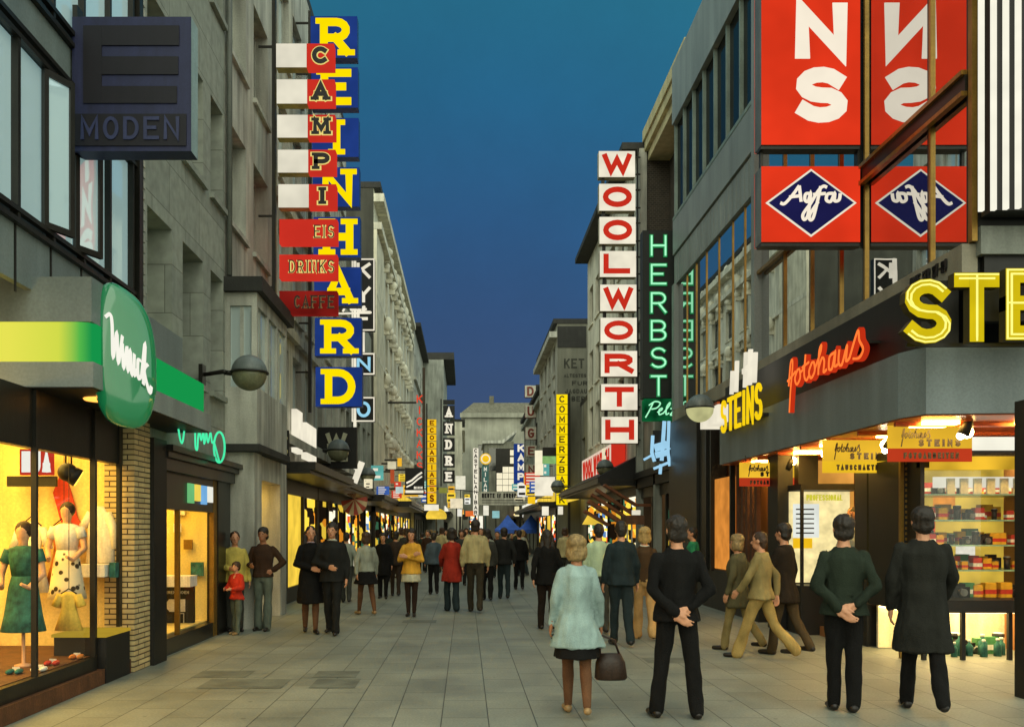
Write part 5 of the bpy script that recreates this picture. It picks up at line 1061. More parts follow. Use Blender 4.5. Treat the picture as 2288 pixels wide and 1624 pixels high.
# pale blue neon emblem
y = 23.2; bl = thing('neon_emblem', 'pale blue neon emblem of crossed strokes below the green script panel', 'neon sign', (5, y, 3.4)); nb = glow('ice_blue_neon', C(160, 210, 238), 1.0, .06); b = MB(); f = front(0, y)
def st(pts, w, k): b.ribbon(f, [(X(u, y), Z(v, y)) for u, v in pts], w, 0, .05 + k * .003)
st([(1458, 972), (1456, 1010), (1462, 1030)], .08, 0); st([(1484, 940), (1480, 1000), (1478, 1028)], .09, 1); st([(1494, 940), (1492, 1010), (1496, 1040)], .07, 2); st([(1462, 1000), (1490, 992)], .2, 3); st([(1464, 1016), (1490, 1010)], .16, 4); st([(1438, 1026), (1456, 1016)], .06, 5); st([(1497, 1003), (1512, 993)], .06, 6); st([(1460, 1046), (1494, 1032)], .07, 7); st([(1476, 1036), (1474, 1058)], .07, 8)
b.build('neon_stroke', nb, bl); MB().box(X(1460, y), X(1530, y), y + .03, y + .1, Z(1030, y), Z(960, y)).build('backing', blk, bl); MB().box(X(1530, y), 5.75, y + .05, y + .1, Z(1000, y), Z(992, y)).build('bracket', dk, bl)
# photo sign: red with NS, film emblem below
y = 12.3; ps = thing('projecting_sign', 'big red projecting sign with white capitals over a red panel with a blue diamond', 'sign', (4.8, y, 5.6))
xa, xb = X(1701, y), X(1922, y); oran = glow('orange_red_face', C(226, 56, 28), .95, .16, 1.2); crw = glow('cream_letter', C(248, 236, 214), 1.0, .03); dnav = glow('navy_diamond', C(34, 34, 86), .7, .1)
b = MB(); b.fbox(front(0, y), xa, xb, Z(323, y), 13.0, -.28, 0, 1, 0); b.fbox(Fr((0, y + .28, 0), (1, 0, 0), (0, 1, 0)), xa, xb, Z(323, y), 13.0, .001, .01, 0)
up = b.build('upper_box', [oran, plain('sign_edge_grey', C(110, 116, 116), .5)], ps)
b = MB(); b2 = MB(); bkf = Fr((0, y + .29, 0), (-1, 0, 0), (0, 1, 0))
for i, c in enumerate('SNIETS'):
    v0 = 150 - 143 * i; u0, u1 = (1788, 1893)
    if c == 'I': u0, u1 = 1810, 1870
    glyph(b, front(0, y), c, X(u0 - 12, y), Z(v0 + 124, y), X(u1, y) - X(u0 - 12, y), Z(v0, y) - Z(v0 + 124, y), .205, .001, .015); glyph(b, bkf, c, -X(u1, y), Z(v0 + 124, y), X(u1, y) - X(u0 - 12, y), Z(v0, y) - Z(v0 + 124, y), .205, .001, .015)
b.build('letter', crw, up)
b = MB(); b.fbox(front(0, y), xa, xb, Z(540, y), Z(371, y), -.28, 0, 1, 0); b.fbox(Fr((0, y + .28, 0), (1, 0, 0), (0, 1, 0)), xa, xb, Z(540, y), Z(371, y), .001, .01, 0); lo_ = b.build('lower_box', [oran, plain('sign_edge_grey', C(110, 116, 116), .5)], ps)
for fr_, sgn in ((front(0, y), 1), (bkf, -1)):
    cx_, cz_ = X(1812, y) * sgn, Z(453, y); hw, hh = X(1914, y) - X(1812, y), Z(377, y) - Z(453, y); b = MB()
    def dia(k, d0, d1, m):
        p = [fr_(cx_ - hw * k, cz_, d0), fr_(cx_, cz_ - hh * k, d0), fr_(cx_ + hw * k, cz_, d0), fr_(cx_, cz_ + hh * k, d0)]; b.poly(p, fr_.n * (d1 - d0), m)
    dia(1, .001, .006, 1); dia(.93, .0062, .012, 0)
    script(b, fr_, 'agfa', cx_ - hw * .68, cz_ - hh * .55, hw * 1.38, hh * 1.05, .042, .0125, .02, 2)
    b.build('diamond', [dnav, wht, crw], lo_)
b = MB(); b.box(xb, 5.46, y + .1, y + .18, Z(323, y) + .08, Z(323, y) + .14); b.box(xb, 5.46, y + .1, y + .18, Z(540, y) + .05, Z(540, y) + .1); b.box(xb, xb + .06, y + .08, y + .2, Z(545, y), 13); b.box(xa, xb, y + .02, y + .2, Z(331, y), Z(324, y)); b.box(xa, xb, y + .02, y + .2, Z(548, y), Z(541, y)); b.box(xa + .02, xa + .06, y + .1, y + .16, Z(371, y), Z(331, y)); b.build('bracket', dk, ps)
# canopy letters
f = right(5.0, 0); rr = thing('neon_script_sign', 'red neon handwriting in front of the right hand canopy', 'neon sign', (4.9, 13, 3.6)); b = MB()
an = 4.93
class Fh(Fr): pass
f = right(4.93, 0)
y0_, y1_ = F * 4.93 / (1772 - U0), F * 4.93 / (1952 - U0)
script(b, Fr((4.93, y0_, 3.42), (0, -1, 0), (-1, 0, 0)), 'fotohaus', .02, .28, (y0_ - y1_) * .97, .5, .075, 0, .05, 0)
script(b, Fr((4.93, y0_, 3.42), (0, -1, 0), (-1, 0, 0)), 'fotohaus', .02, .28, (y0_ - y1_) * .97, .5, .03, .06, .07, 1)
b.build('script', [glow('deep_red_tube', C(206, 52, 22), .85, .08), glow('orange_tube', C(255, 120, 50), 1.2, .05)], rr)
MB().box(4.94, 5.1, y1_ + .15, y0_ - .2, 3.95, 3.98).build('bracket', dk, rr)
def tubed(b, fr, c, a, z, w, h, t, d):
    glyph(b, fr, c, a, z, w, h, t, 0, d, 0, ms=2)
    for k in (-.3, 0, .3):
        q = t * (.5 - k)
        glyph(b, fr, c, a + t * k * .0 + (t * .34 if k == 0 else 0) * 0 + t * .33, z + t * .33, w - t * .66, h - t * .66, t * .12, d + .001, d + .012, 1, ms=1) if k == 0 else None
    glyph(b, fr, c, a + t * .06, z + t * .06, w - t * .12, h - t * .12, t * .10, d + .001, d + .012, 1, ms=1)
y = 9.45; bs = thing('lit_letters', 'big yellow tube lit capitals standing on the right hand canopy edge', 'sign', (5.3, y, 3.7)); ym = glow('yellow_body', C(226, 200, 20), .85, .1); yt = glow('yellow_tube', C(255, 246, 130), 1.15, .04); ys_ = plain('olive_side', C(70, 60, 20), .6)
for c, u0, u1, v0, v1 in (('S', 2007, 2112, 629, 772), ('T', 2118, 2218, 616, 768), ('E', 2232, 2325, 606, 764), ('I', 2345, 2385, 600, 760)):
    b = MB(); tubed(b, front(0, y), c, X(u0, y), Z(v1, y), X(u1, y) - X(u0, y), Z(v0, y) - Z(v1, y), .15, .12); b.build('letter', [ym, yt, ys_], bs)
MB().box(X(2040, y), 7, y + .13, y + .17, 3.62, 3.66).build('rail', dk, bs)
f = Fr((4.9, 17.25, 2.95), (0, -1, 0), (-1, 0, 0)); s2 = thing('lit_letters', 'small yellow capitals on the far end of the right hand canopy', 'sign', (4.9, 16.5, 3.5))
yA, yB = F * 4.9 / (1613 - U0), F * 4.9 / (1704 - U0); b = MB(); word(b, Fr((4.9, yA, 0), (0, -1, 0), (-1, 0, 0)), 'STEINS', 0, 3.5, yA - yB, .62, .075, 0, .03, gap=.3); b.build('letter', [glow('plain_yellow', C(255, 214, 20), .95, .05)], s2)
MB().box(4.905, 5.0, yB, yA, 3.55, 3.6).build('rail', dk, s2)
s3 = thing('lit_letters', 'white upright strokes above the small yellow capitals', 'sign', (4.9, 16, 4.2)); b = MB(); fw = Fr((4.9, 16.4, 4.15), (0, -1, 0), (-1, 0, 0))
for i, (a, h_) in enumerate(((.0, .42), (.28, .55), (.8, .6), (1.05, .6), (1.3, .5))): MB().ribbon(fw, [(a, 0), (a + .06, h_)], .1, 0, .05 + .002 * i).build('stroke', wht, s3)
MB().ribbon(fw, [(.75, .28), (1.35, .33)], .09, 0, .07).build('stroke', wht, s3); MB().box(4.88, 5.3, 17.3, 18.6, 3.76, 4.1).build('white_block', wht, s3)
# hanging cardboard signs below the canopy
def hang(label, u0, u1, v0, v1, y, bottom, txt):
    r = thing('hanging_sign', label, 'sign', (X((u0 + u1) / 2, y), y, Z(v1, y))); xa, xb = X(u0, y), X(u1, y); za, zb = Z(v1, y), Z(v0, y); zm = za + (zb - za) * .36
    b = MB(); b.fbox(front(0, y), xa, xb, zm, zb, -.03, 0, 0); b.fbox(front(0, y), xa, xb, za, zm - .0005, -.03, 0, 1)
    for q in (xa + .1, xb - .1): b.box(q - .006, q + .006, y + .01, y + .02, zb, 2.94, 2)
    pn = b.build('panel', [glow('hang_yellow_%d' % u0, C(250, 196, 52), .85, .2, 1.4), bottom, dk], r)
    b = MB(); f = front(0, y); w, h = xb - xa, zb - za
    script(b, f, 'fotohaus', xa + w * .16, zb - h * .42, w * .34, h * .32, .014, .001, .006, 0, .1)
    word(b, f, 'STEINS', xa + w * .36, zm + h * .05, w * .5, h * .2, .028, .001, .006, gap=.5)
    word(b, f, txt, xa + w * .18, za + h * .08, w * .66, h * .17, .022, .001, .006, gap=.4)
    b.build('lettering', blackl, pn)
    b = MB(); c0 = (xb - w * .3, y - .35, zb - h * .35); b.tube([(c0[0] + .06, y - .4, zb + .03), (c0[0] + .05, y - .38, zb - .02), c0], [.03, .055, .07], 10); b.tube([(c0[0] + .06, y - .4, zb + .03), (c0[0] + .06, y - .4, 2.94)], .01, 6); b.build('spot_housing', blk, r)
    MB().ball((c0[0] - .01, c0[1] + .03, c0[2] - .01), .045, n=10, k=6).build('bulb', glow('spot_bulb', C(255, 240, 200), 30), r)
hred = glow('hang_red', C(206, 66, 34), .75, .15, 2)
hang('yellow and red hanging sign nearest the far end of the photo shop', 1653, 1780, 1032, 1085, 15.3, hred, 'FOTOARBEITEN')
hang('all yellow hanging sign in the middle under the canopy', 1839, 2005, 982, 1055, 12.45, glow('hang_yellow_foot', C(250, 200, 40), .9, .1, 2), 'TAUSCHAKTION')
hang('biggest yellow and red hanging sign on the right under the canopy', 1985, 2172, 948, 1030, 10.9, hred, 'FOTOARBEITEN')
# ================================================================== street lamps, tents, awnings
gl_up = plain('lamp_grey_shell', C(104, 112, 110), .4, .1, 4, .02); gl_dn = plain('opal_bowl', C(120, 122, 96), .25, .1, 4, .02)
gl_glow = glow('opal_bowl_glow', C(208, 206, 146), .75, .25, 3)  # emission stands in for light reflected off an unlit bowl
def lamp(label, u, v, ru, y, wallx, dn=gl_dn, armm=dk, dz=.02):
    c = (X(u, y), y, Z(v, y)); r = ru * y / F; sg = -1 if wallx < c[0] else 1
    L_ = thing('street_lamp', label, 'street lamp', (wallx, y, c[2]), 'globe lamps on wall arms')
    MB().ball(c, r, n=24, k=10, lo=0, hi=90).build('upper_shell', gl_up, L_); MB().ball((c[0], c[1], c[2] - .006), r * .98, n=24, k=10, lo=-90, hi=0).build('bowl', dn, L_)
    MB().tube([(c[0] + 1.03 * r * math.cos(t), y + 1.03 * r * math.sin(t), c[2]) for t in [i * math.pi / 16 for i in range(32)]], r * .06, 6, closed=True).build('rim', dk, L_)
    b = MB(); b.tube([(c[0] + sg * r, y, c[2]), (c[0] + sg * r * 1.35, y, c[2])], [r * .16, r * .12], 8); b.tube([(c[0] + sg * r * 1.3, y, c[2]), (c[0] + (wallx - c[0]) * .55, y, c[2] + dz), (wallx, y, c[2] - .03)], [.045, .035, .03], 8); b.box(wallx - .03, wallx + .03, y - .09, y + .09, c[2] - .2, c[2] + .12)
    b.build('arm', armm, L_)
lamp('big dark globe street lamp on the grey stone wall at left', 557, 832, 40, 13.5, -3.97)
lamp('globe street lamp in front of the black square sign', 756, 1005, 25, 23.6, -4.02, dz=-.08)
lamp('small globe street lamp above the fan shaped sign', 822, 1060, 17, 34, -4.1, dz=-.08)
lamp('globe street lamp with bright lower bowl on the right canopy', 1564, 911, 31, 17.7, 4.98, gl_glow, plain('copper_arm', C(190, 84, 40), .4))
lamp('dark globe street lamp in front of the store awning', 1352, 1044, 19, 30.5, 5.62)
lamp('small globe street lamp in front of the yellow letter column', 1246, 1086, 15, 44, 5.9)
tm = plain('blue_tent_cloth', C(58, 104, 206), .7, .12, 1, .05)
def tent(label, u0, u1, y):
    t_ = thing('pavilion_tent', label, 'tent', (X((u0 + u1) / 2, y), y, 0), 'blue pavilion tents'); cx_ = X((u0 + u1) / 2, y); hw = (X(u1, y) - X(u0, y)) / 2; z0, z1 = Z(1182, y), Z(1149, y)
    b = MB(); lv = [(1, z0), (.62, z0 + (z1 - z0) * .32), (.3, z0 + (z1 - z0) * .68), (.03, z1)]
    for k, z in lv:
        b.v += [Vector((cx_ + hw * k * sx_, y + hw * k * sy_ + hw, z)) for sx_, sy_ in ((-1, -1), (1, -1), (1, 1), (-1, 1))]
    for i in range(3):
        for j in range(4): b.f.append([i * 4 + j, i * 4 + (j + 1) % 4, i * 4 + 4 + (j + 1) % 4, i * 4 + 4 + j]); b.m.append(0); b.sm.append(False)
    b.box(cx_ - hw, cx_ + hw, y - .02, y + .0, z0 - .25, z0); b.build('roof', tm, t_)
    b = MB()
    for sx_ in (-1, 1):
        for sy_ in (.02, 1.98): b.box(cx_ + sx_ * (hw - .05) - .03, cx_ + sx_ * (hw - .05) + .03, y + hw * sy_ - .03, y + hw * sy_ + .03, 0, z0)
    b.build('pole', steel, t_)
tent('left one of the two pointed blue tents', 1106, 1166, 60); tent('right one of the two pointed blue tents', 1160, 1217, 61)
aw = thing('awning', 'dark scalloped awning edge with hood over the store entrance', 'awning', (5, 30, 3)); b = MB()
b.poly([(4.3, 29.2, 3.4), (5.6, 29.2, 4.1), (5.6, 29.2, 3.3), (4.35, 29.2, 3.2)], (0, 11.5, 0)); b.build('hood', blk, aw)
br_ = thing('timber_sign', 'slanting brown timber boards with yellow light between them over the store entrance', 'sign', (4.6, 27, 2.4)); y = 27.5; b = MB()
for i, (u0, v0, u1, v1, t_) in enumerate([(1332, 1092, 1420, 1150, 7), (1322, 1103, 1408, 1160, 6), (1315, 1118, 1392, 1168, 9), (1350, 1082, 1424, 1128, 5), (1306, 1140, 1360, 1172, 6)]):
    b.ribbon(front(0, y), [(X(u0, y), Z(v0, y)), (X(u1, y), Z(v1, y))], t_ * y / F, -.2 - .03 * i, .02 + .03 * i)
b.box(X(1424, y), 5.7, y, y + .1, Z(1130, y), Z(1124, y)); b.build('board', plain('rust_timber', C(120, 70, 38), .7, .3, 4, .2), br_)
b = MB(); b.poly([(X(1304, y), y + .25, Z(1170, y)), (X(1318, y), y + .25, Z(1146, y)), (X(1352, y), y + .25, Z(1162, y)), (X(1350, y), y + .25, Z(1172, y))], (0, .1, 0)); b.build('lit_panel', yel, br_)
MB().box(X(1336, y), X(1362, y), y + .3, y + .35, Z(1145, y), Z(1128, y)).build('lit_panel', glow('amber_light', C(220, 160, 50), .7), br_)
ya = thing('awning', 'yellow awning right of the yellow letter column', 'awning', (4.5, 44, 2.6)); y = 44; b = MB(); b.poly([(X(1272, y), y, Z(1120, y)), (X(1302, y), y, Z(1112, y)), (X(1300, y), y, Z(1100, y)), (X(1272, y), y, Z(1096, y))], (0, 2, 0)); b.build('cloth', yel, ya)
ko = thing('kiosk', 'small kiosk with brown roof board on two white posts near the store', 'kiosk', (4, 22, 0)); y = 22; b = MB(); b.box(X(1398, y), X(1440, y), y, y + .5, Z(1170, y), Z(1150, y)); b.build('roof_board', brown, ko)
for u in (1402, 1412, 1434): MB().box(X(u, y), X(u + 3, y), y + .1, y + .14, 0, Z(1170, y)).build('post', plain('white_post', C(190, 186, 170), .5), ko)
MB().box(X(1414, y), X(1432, y), y + .05, y + .15, Z(1149, y), Z(1138, y)).build('lit_cap', wht, ko)
y = 23.5; o = MB().box(X(1497, y), X(1512, y), y - .25, y - .05, Z(1183, y), Z(1146, y)).build('lantern', glow('amber_lantern', C(236, 176, 50), 1.0, .2)); tag(o, 'amber lantern glowing in front of the dark fur shopfront', 'lantern'); MB().box(X(1503, y), X(1506, y), y - .16, y - .14, Z(1146, y) + .01, 3.0).build('chain', dk, o)
y = 56; o = MB().ball((X(975, y), y, Z(1152, y)), .65, .65, .5, 16, 8, lo=-20, hi=90).build('umbrella_lamp', yel); tag(o, 'round yellow lit shade at the left in the distance', 'shade'); MB().tube([(X(975, y), y, 0), (X(975, y), y, Z(1154, y))], .04).build('pole', dk, o)

# small lit boxes and boards hanging along the far street
for i, (u0, u1, v0, v1, y, c, lab) in enumerate([
 (866, 884, 1030, 1046, 41.0, (214, 206, 170), 'cream hanging box low on the ornate building'), (872, 880, 1048, 1078, 41.6, (176, 78, 44), 'rust red upright box under the cream hanging box'),
 (888, 897, 1022, 1040, 43.0, (238, 180, 50), 'small amber box left of the shoe sign'), (850, 858, 1092, 1130, 40.2, (150, 186, 176), 'slim pale teal upright strip near the broad canopy'),
 (884, 900, 1086, 1100, 42.5, (190, 214, 210), 'pale blue box under the amber box'), (1018, 1040, 1062, 1092, 76, (236, 232, 206), 'pale lit board right of the serif letter column'),
 (1006, 1034, 1112, 1134, 62, (240, 226, 190), 'wide cream lit box under the serif letter column'), (980, 1000, 1088, 1100, 58, (130, 132, 60), 'olive awning board left under the serif letter column'),
 (1022, 1032, 1136, 1152, 66, (244, 240, 226), 'small white box low beside the thin white column'), (1040, 1058, 1140, 1152, 68, (226, 110, 50), 'orange lit box beside the thin white column'),
 (1080, 1092, 1128, 1150, 72, (240, 236, 214), 'white upright box under the banner at left'), (1100, 1116, 1140, 1156, 74, (140, 190, 190), 'teal lit box under the banner beside the tents'),
 (1150, 1160, 1130, 1152, 78, (244, 232, 180), 'cream box under the middle of the banner'), (1168, 1176, 1128, 1154, 76, (240, 240, 232), 'white box under the right half of the banner'),
 (1182, 1206, 1128, 1160, 72, (250, 230, 160), 'big pale yellow lit board behind the right blue tent')]):
    m = glow('hanging_box_%d' % i, C(*c), .95, .12, 3, light=False); o = MB().box(X(u0, y), X(u1, y), y, y + .25, Z(v1, y), Z(v0, y)).build('lit_box', [m]); tag(o, lab, 'sign')
    q = X((u0 + u1) / 2, y)
    if q < -1.2: MB().box(-3.9 if y < 66 else -1.85, X(u0, y) - .002, y + .1, y + .16, Z(v0, y) - .12, Z(v0, y) - .05).build('bracket', dk, o)
    else: MB().box(q - .04, q + .04, y + .1, y + .16, 0, Z(v1, y) - .002).build('post', dk, o)

# jumble of small lit boxes on the middle and far walls
rj = random.Random(31); JC = [('cream', (240, 228, 190)), ('amber', (244, 186, 60)), ('red', (206, 66, 44)), ('teal', (96, 170, 160)), ('white', (244, 242, 230)), ('yellow', (250, 212, 60)), ('blue', (60, 96, 170))]
PL = [('L', -4.0, 33.5, 3.25), ('L', -4.0, 36, 3.7), ('L', -4.0, 38.2, 3.2), ('L', -3.9, 46.5, 3.6), ('L', -3.9, 49.5, 4.4), ('L', -3.9, 53, 3.7), ('L', -3.9, 56, 4.2), ('L', -3.9, 60, 3.9), ('L', -3.65, 66, 4.6), ('L', -3.65, 70, 3.9), ('L', -3.65, 75, 4.8), ('L', -1.85, 80, 4.2), ('L', -1.85, 86, 5.0), ('L', -.3, 95, 4.5),
      ('R', 5.6, 33, 4.0), ('R', 4.65, 47.5, 4.6), ('R', 4.65, 50, 3.8), ('R', 4.65, 53.5, 4.4), ('R', 4.85, 58.5, 4.0), ('R', 4.85, 62, 4.9), ('R', 4.85, 66.5, 4.2), ('R', 5.85, 78, 4.4), ('R', 5.85, 84, 5.2), ('R', 5.85, 92, 4.4), ('L', -3.9, 44.8, 3.3), ('L', -3.9, 62, 5.0), ('L', -1.85, 83, 3.8), ('L', -1.85, 90, 4.2), ('R', 4.85, 70, 4.0), ('R', 4.85, 73, 5.0), ('R', 5.85, 100, 5.0), ('R', 5.85, 108, 4.4), ('L', -.3, 102, 5.2)]
cnt = {}
for i, (sd_, xw, y, z) in enumerate(PL):
    nm, c = JC[(i * 3) % 7]; w_ = rj.uniform(.3, .65) * (1 if y < 50 else 1.5); h_ = rj.uniform(.3, .7) * (1 if y < 50 else 1.5); sg = 1 if sd_ == 'L' else -1; xa, xb = sorted((xw + sg * .2, xw + sg * (.2 + w_)))
    o = MB().box(xa, xb, y, y + .2, z, z + h_).build('lit_box', glow('jumble_' + nm, C(*c), .95, .15, 2)); MB().box(min(xw, xw + sg * .199), max(xw, xw + sg * .199), y + .08, y + .12, z + h_ * .7, z + h_ * .75).build('bracket', dk, o)
    b = MB(); n_ = rj.choice([2, 3, 4]); f = front(0, y)
    for k in range(n_): b.fbox(f, xa + .08, xb - rj.uniform(.08, .25), z + h_ * (k + .25) / n_, z + h_ * (k + .62) / n_, .001, .012)
    b.build('printed_bars', blackl if nm in ('cream', 'white', 'amber', 'yellow') else wht, o)
    k = cnt.setdefault((sd_, nm), 0); cnt[(sd_, nm)] = k + 1
    tag(o, '%s small %s lit box from us projecting from the far %s hand walls' % (('nearest', 'second', 'third', 'fourth', 'fifth', 'sixth')[k], nm, 'left' if sd_ == 'L' else 'right'), 'sign')
# ================================================================== PEOPLE
JOBS = []      # meshes grown from overlapping tapered volumes, fused in one pass at the end
def cone(mb, p0, p1, r0, r1, n=10):
    p0, p1 = Vector(p0), Vector(p1); d = p1 - p0
    if d.length < 1e-5: d = Vector((0, 0, .001))
    t = d.normalized(); pts, rs = [], []
    for k in (-.98, -.8, -.45): pts.append(p0 + t * r0 * k); rs.append(r0 * math.sqrt(max(1 - k * k, .03)))
    pts.append(p0); rs.append(r0); pts.append(p1); rs.append(r1)
    for k in (.45, .8, .98): pts.append(p1 + t * r1 * k); rs.append(r1 * math.sqrt(max(1 - k * k, .03)))
    mb.tube(pts, rs, n)
def ell(mb, c, rx, ry, rz, n=14): mb.ball(c, rx, ry, rz, n, 9)
def grow(name, mb, mat, parent, voxel, fold=0, fscale=7, smooth=4):
    o = mb.build(name, mat, parent, smooth=True)
    JOBS.append((o, voxel, fold, fscale, smooth)); return o
def finish_jobs():
    for o, vx, *_, sm in JOBS:
        m = o.modifiers.new('fuse', 'REMESH'); m.mode = 'VOXEL'; m.voxel_size = vx; m.use_smooth_shade = True
        m = o.modifiers.new('soft', 'SMOOTH'); m.factor = .5; m.iterations = sm
    dg = bpy.context.evaluated_depsgraph_get(); new = []
    for o, *_ in JOBS: new.append(bpy.data.meshes.new_from_object(o.evaluated_get(dg), depsgraph=dg))
    for (o, vx, fold, fs, sm), me in zip(JOBS, new):
        old = o.data; o.modifiers.clear(); mats = list(old.materials); me.name = old.name
        if fold:
            me.update(); off_ = Vector((random.random() * 40, random.random() * 40, 0))
            for v in me.vertices:
                p = v.co; q = Vector((p.x * fs, p.y * fs, p.z * fs * .45)) + off_
                d = noise.noise(q) * fold + noise.noise(q * 2.3) * fold * .45
                v.co = p + v.normal * d * (1.0 + .6 * max(0, 1 - p.z))
        if not me.materials:
            for k in mats: me.materials.append(k)
        for p in me.polygons: p.use_smooth = True
        o.data = me; bpy.data.meshes.remove(old)
def cloth(name, r, g, b, k=.25): return plain('cloth_' + name, C(r, g, b), .9, k, 4, .5, streak=.2, fine=110, spec=.15)
SKIN = plain('skin', C(196, 140, 106), .55, .08, 8, .05, streak=0); SKIN2 = plain('skin_tan', C(160, 108, 76), .55, .08, 8, .05, streak=0)
HAIR = {'black': plain('hair_black', C(40, 32, 25), .55, .3, 30, .5), 'brown': plain('hair_brown', C(64, 44, 28), .55, .3, 30, .5), 'blond': plain('hair_blond', C(172, 140, 84), .6, .3, 30, .5), 'white': plain('hair_white', C(206, 196, 170), .6, .25, 30, .5), 'ash': plain('hair_ash', C(146, 120, 76), .6, .35, 26, .5)}
EYE_M = plain('eye_dark', C(30, 24, 20), .2, .1, 5, 0); LIP = plain('lip', C(150, 80, 68), .5, .1, 5, 0); SHOE = plain('shoe_leather', C(30, 24, 20), .35, .2, 8, .05); SHOET = plain('shoe_tan', C(150, 120, 80), .4, .2, 8, .05)
ARMS = {'down': ((.222, -.02, 1.13), (.245, .05, .88)), 'fwd': ((.225, .09, 1.15), (.21, .24, .96)), 'bwd': ((.24, -.13, 1.14), (.25, -.14, .89)), 'back': ((.238, -.11, 1.12), (.07, -.175, .925)),
        'cross': ((.25, .08, 1.12), (-.06, .21, 1.19)), 'hip': ((.33, -.04, 1.15), (.2, .05, 1.02)), 'hold': ((.245, .03, 1.12), (.13, .25, 1.1)), 'belly': ((.26, .04, 1.13), (.02, .2, 1.06))}
def person(label, u, vfeet, htop=None, yaw=0, *, h=None, arms=('down', 'down'), legs=((0, 0), (0, 0)), top=None, bottom=None, hair=('black', 'short'), skin=None, near=False, group=None, female=False, stance=.09, wide=1.0, shoes=None, stockings=None, lean=0, collar=None, turn=0, y=None, x=None):
    """one figure: fused body, then clothes, hair, shoes as parts. legs = (hip swing, knee bend) in degrees; top = (kind, material, hem, flare)"""
    y = y or F * EYE / (vfeet - V0); x = X(u, y) if x is None else x
    if h is None: h = Z(htop, y)
    s = h / 1.75; vx = .0095 if near else (.013 if y < 19 else .02)
    root = thing('person', label, 'person', (0, 0, 0), group)
    skin = skin or SKIN
    # legs
    J = {}; lo = 9
    for i, sg in enumerate((-1, 1)):
        a, k = legs[i]; st_ = stance; hip = Vector((sg * .085, 0, .91)); a_, b_ = R(a), R(a - k)
        knee = hip + Vector((sg * (st_ - .085) * .5, math.sin(a_) * .43, -math.cos(a_) * .43)); ank = knee + Vector((sg * (st_ - .085) * .5, math.sin(b_) * .42, -math.cos(b_) * .42))
        J[sg] = (hip, knee, ank, b_); lo = min(lo, ank.z - .0 if k < 25 else ank.z + .0)
    dz = .085 - lo
    up = Vector((0, 0, dz))
    def T(p):
        p = Vector(p)
        if lean and p.z > .9: p.y += (p.z - .9) * lean
        return (p + up) * s
    sh = .174 * wide * (.9 if female else 1)
    B = MB()
    W_ = (.155, .10, .165, .118, .135 if female else .15, .10, .165 * wide, .118, .18 * wide, .108) if True else None
    secs = [((0, 0, .84), .13, .09), ((0, -.01, .92), .165 if female else .155, .118), ((0, 0, 1.0), .155, .11), ((0, .005, 1.1), .128 if female else .145, .098), ((0, .01, 1.25), sh * .9, .115), ((0, 0, 1.36), sh * .98, .108), ((0, -.01, 1.43), sh * .66, .085), ((0, -.01, 1.47), .065, .06)]
    def LS(b, secs, inf=0, fl=None): b.loft([(T(c), (rx + inf) * s, (ry + inf) * s) for c, rx, ry in secs], 18)
    tk = .93 if top else 1
    LS(B, [(c, rx * tk, ry * tk) if c[2] < 1.44 else (c, rx, ry) for c, rx, ry in secs])
    cone(B, T((0, -.015, 1.42)), T((0, .012, 1.56)), .058 * s, .052 * s)
    hc = Vector((0, .02, 1.635))
    tr = R(turn)
    def HT(p):
        p = Vector(p); p = Vector((p.x * math.cos(tr) - p.y * math.sin(tr), p.x * math.sin(tr) + p.y * math.cos(tr), p.z)); return T(hc + p)
    ell(B, HT((0, 0, .015)), .077 * s, .094 * s, .105 * s); ell(B, HT((0, .035, -.07)), .054 * s, .058 * s, .056 * s)
    cone(B, HT((0, .085, .0)), HT((0, .108, -.035)), .011 * s, .017 * s, 8)
    for sg in (-1, 1): ell(B, HT((sg * .078, -.005, -.01)), .013 * s, .024 * s, .034 * s, 8)
    AJ = {}
    for i, sg in enumerate((-1, 1)):
        e, w = ARMS[arms[i]]; S_ = Vector((sg * sh * .98, -.005, 1.395)); E = Vector((sg * e[0] * (.95 if female else 1) * wide, e[1], e[2])); Wr = Vector((sg * w[0], w[1] + (.02 if sg > 0 and arms[i] == 'back' else 0), w[2] + (.035 if sg > 0 and arms[i] in ('cross', 'back') else 0)))
        AJ[sg] = (S_, E, Wr); ak = .76 if top and top[0] != 'short' else 1; cone(B, T(S_ - Vector((sg * .02 * (ak < 1), 0, .01 * (ak < 1)))), T(E), .048 * s * ak, .039 * s * ak); cone(B, T(E), T(Wr), .04 * s * ak, .027 * s)
        d = (Wr - E).normalized(); side = d.cross(Vector((0, 0, 1)) if abs(d.z) < .8 else Vector((0, 1, 0))).normalized(); nrm = side.cross(d).normalized(); inn = Vector((-sg, 0, 0))
        if abs(d.z) < .8: side = Vector((0, 0, 1)) - d * d.z; side.normalize(); nrm = d.cross(side)
        else: side = Vector((0, 1, 0)) - d * d.y; side.normalize(); nrm = inn
        pc = Wr + d * .05
        cone(B, T(Wr + d * .01 + side * .012), T(Wr + d * .075 + side * .022), .02 * s, .019 * s); cone(B, T(Wr + d * .01 - side * .012), T(Wr + d * .075 - side * .022), .02 * s, .017 * s)
        for k, (o_, ln) in enumerate(((.033, .07), (.011, .082), (-.011, .076), (-.032, .058))):
            p0 = Wr + d * .085 + side * o_; p1 = p0 + d * ln * .5 + inn * .008; p2 = p1 + d * ln * .42 + inn * .026
            cone(B, T(p0), T(p1), .0098 * s, .009 * s, 8); cone(B, T(p1), T(p2), .009 * s, .0075 * s, 8)
        t0 = Wr + d * .025 + side * .03; t1 = t0 + d * .035 + side * .022 + inn * .01; cone(B, T(t0), T(t1), .012 * s, .011 * s, 8); cone(B, T(t1), T(t1 + d * .032 + inn * .012), .011 * s, .009 * s, 8)
        hip, knee, ank, b_ = J[sg]
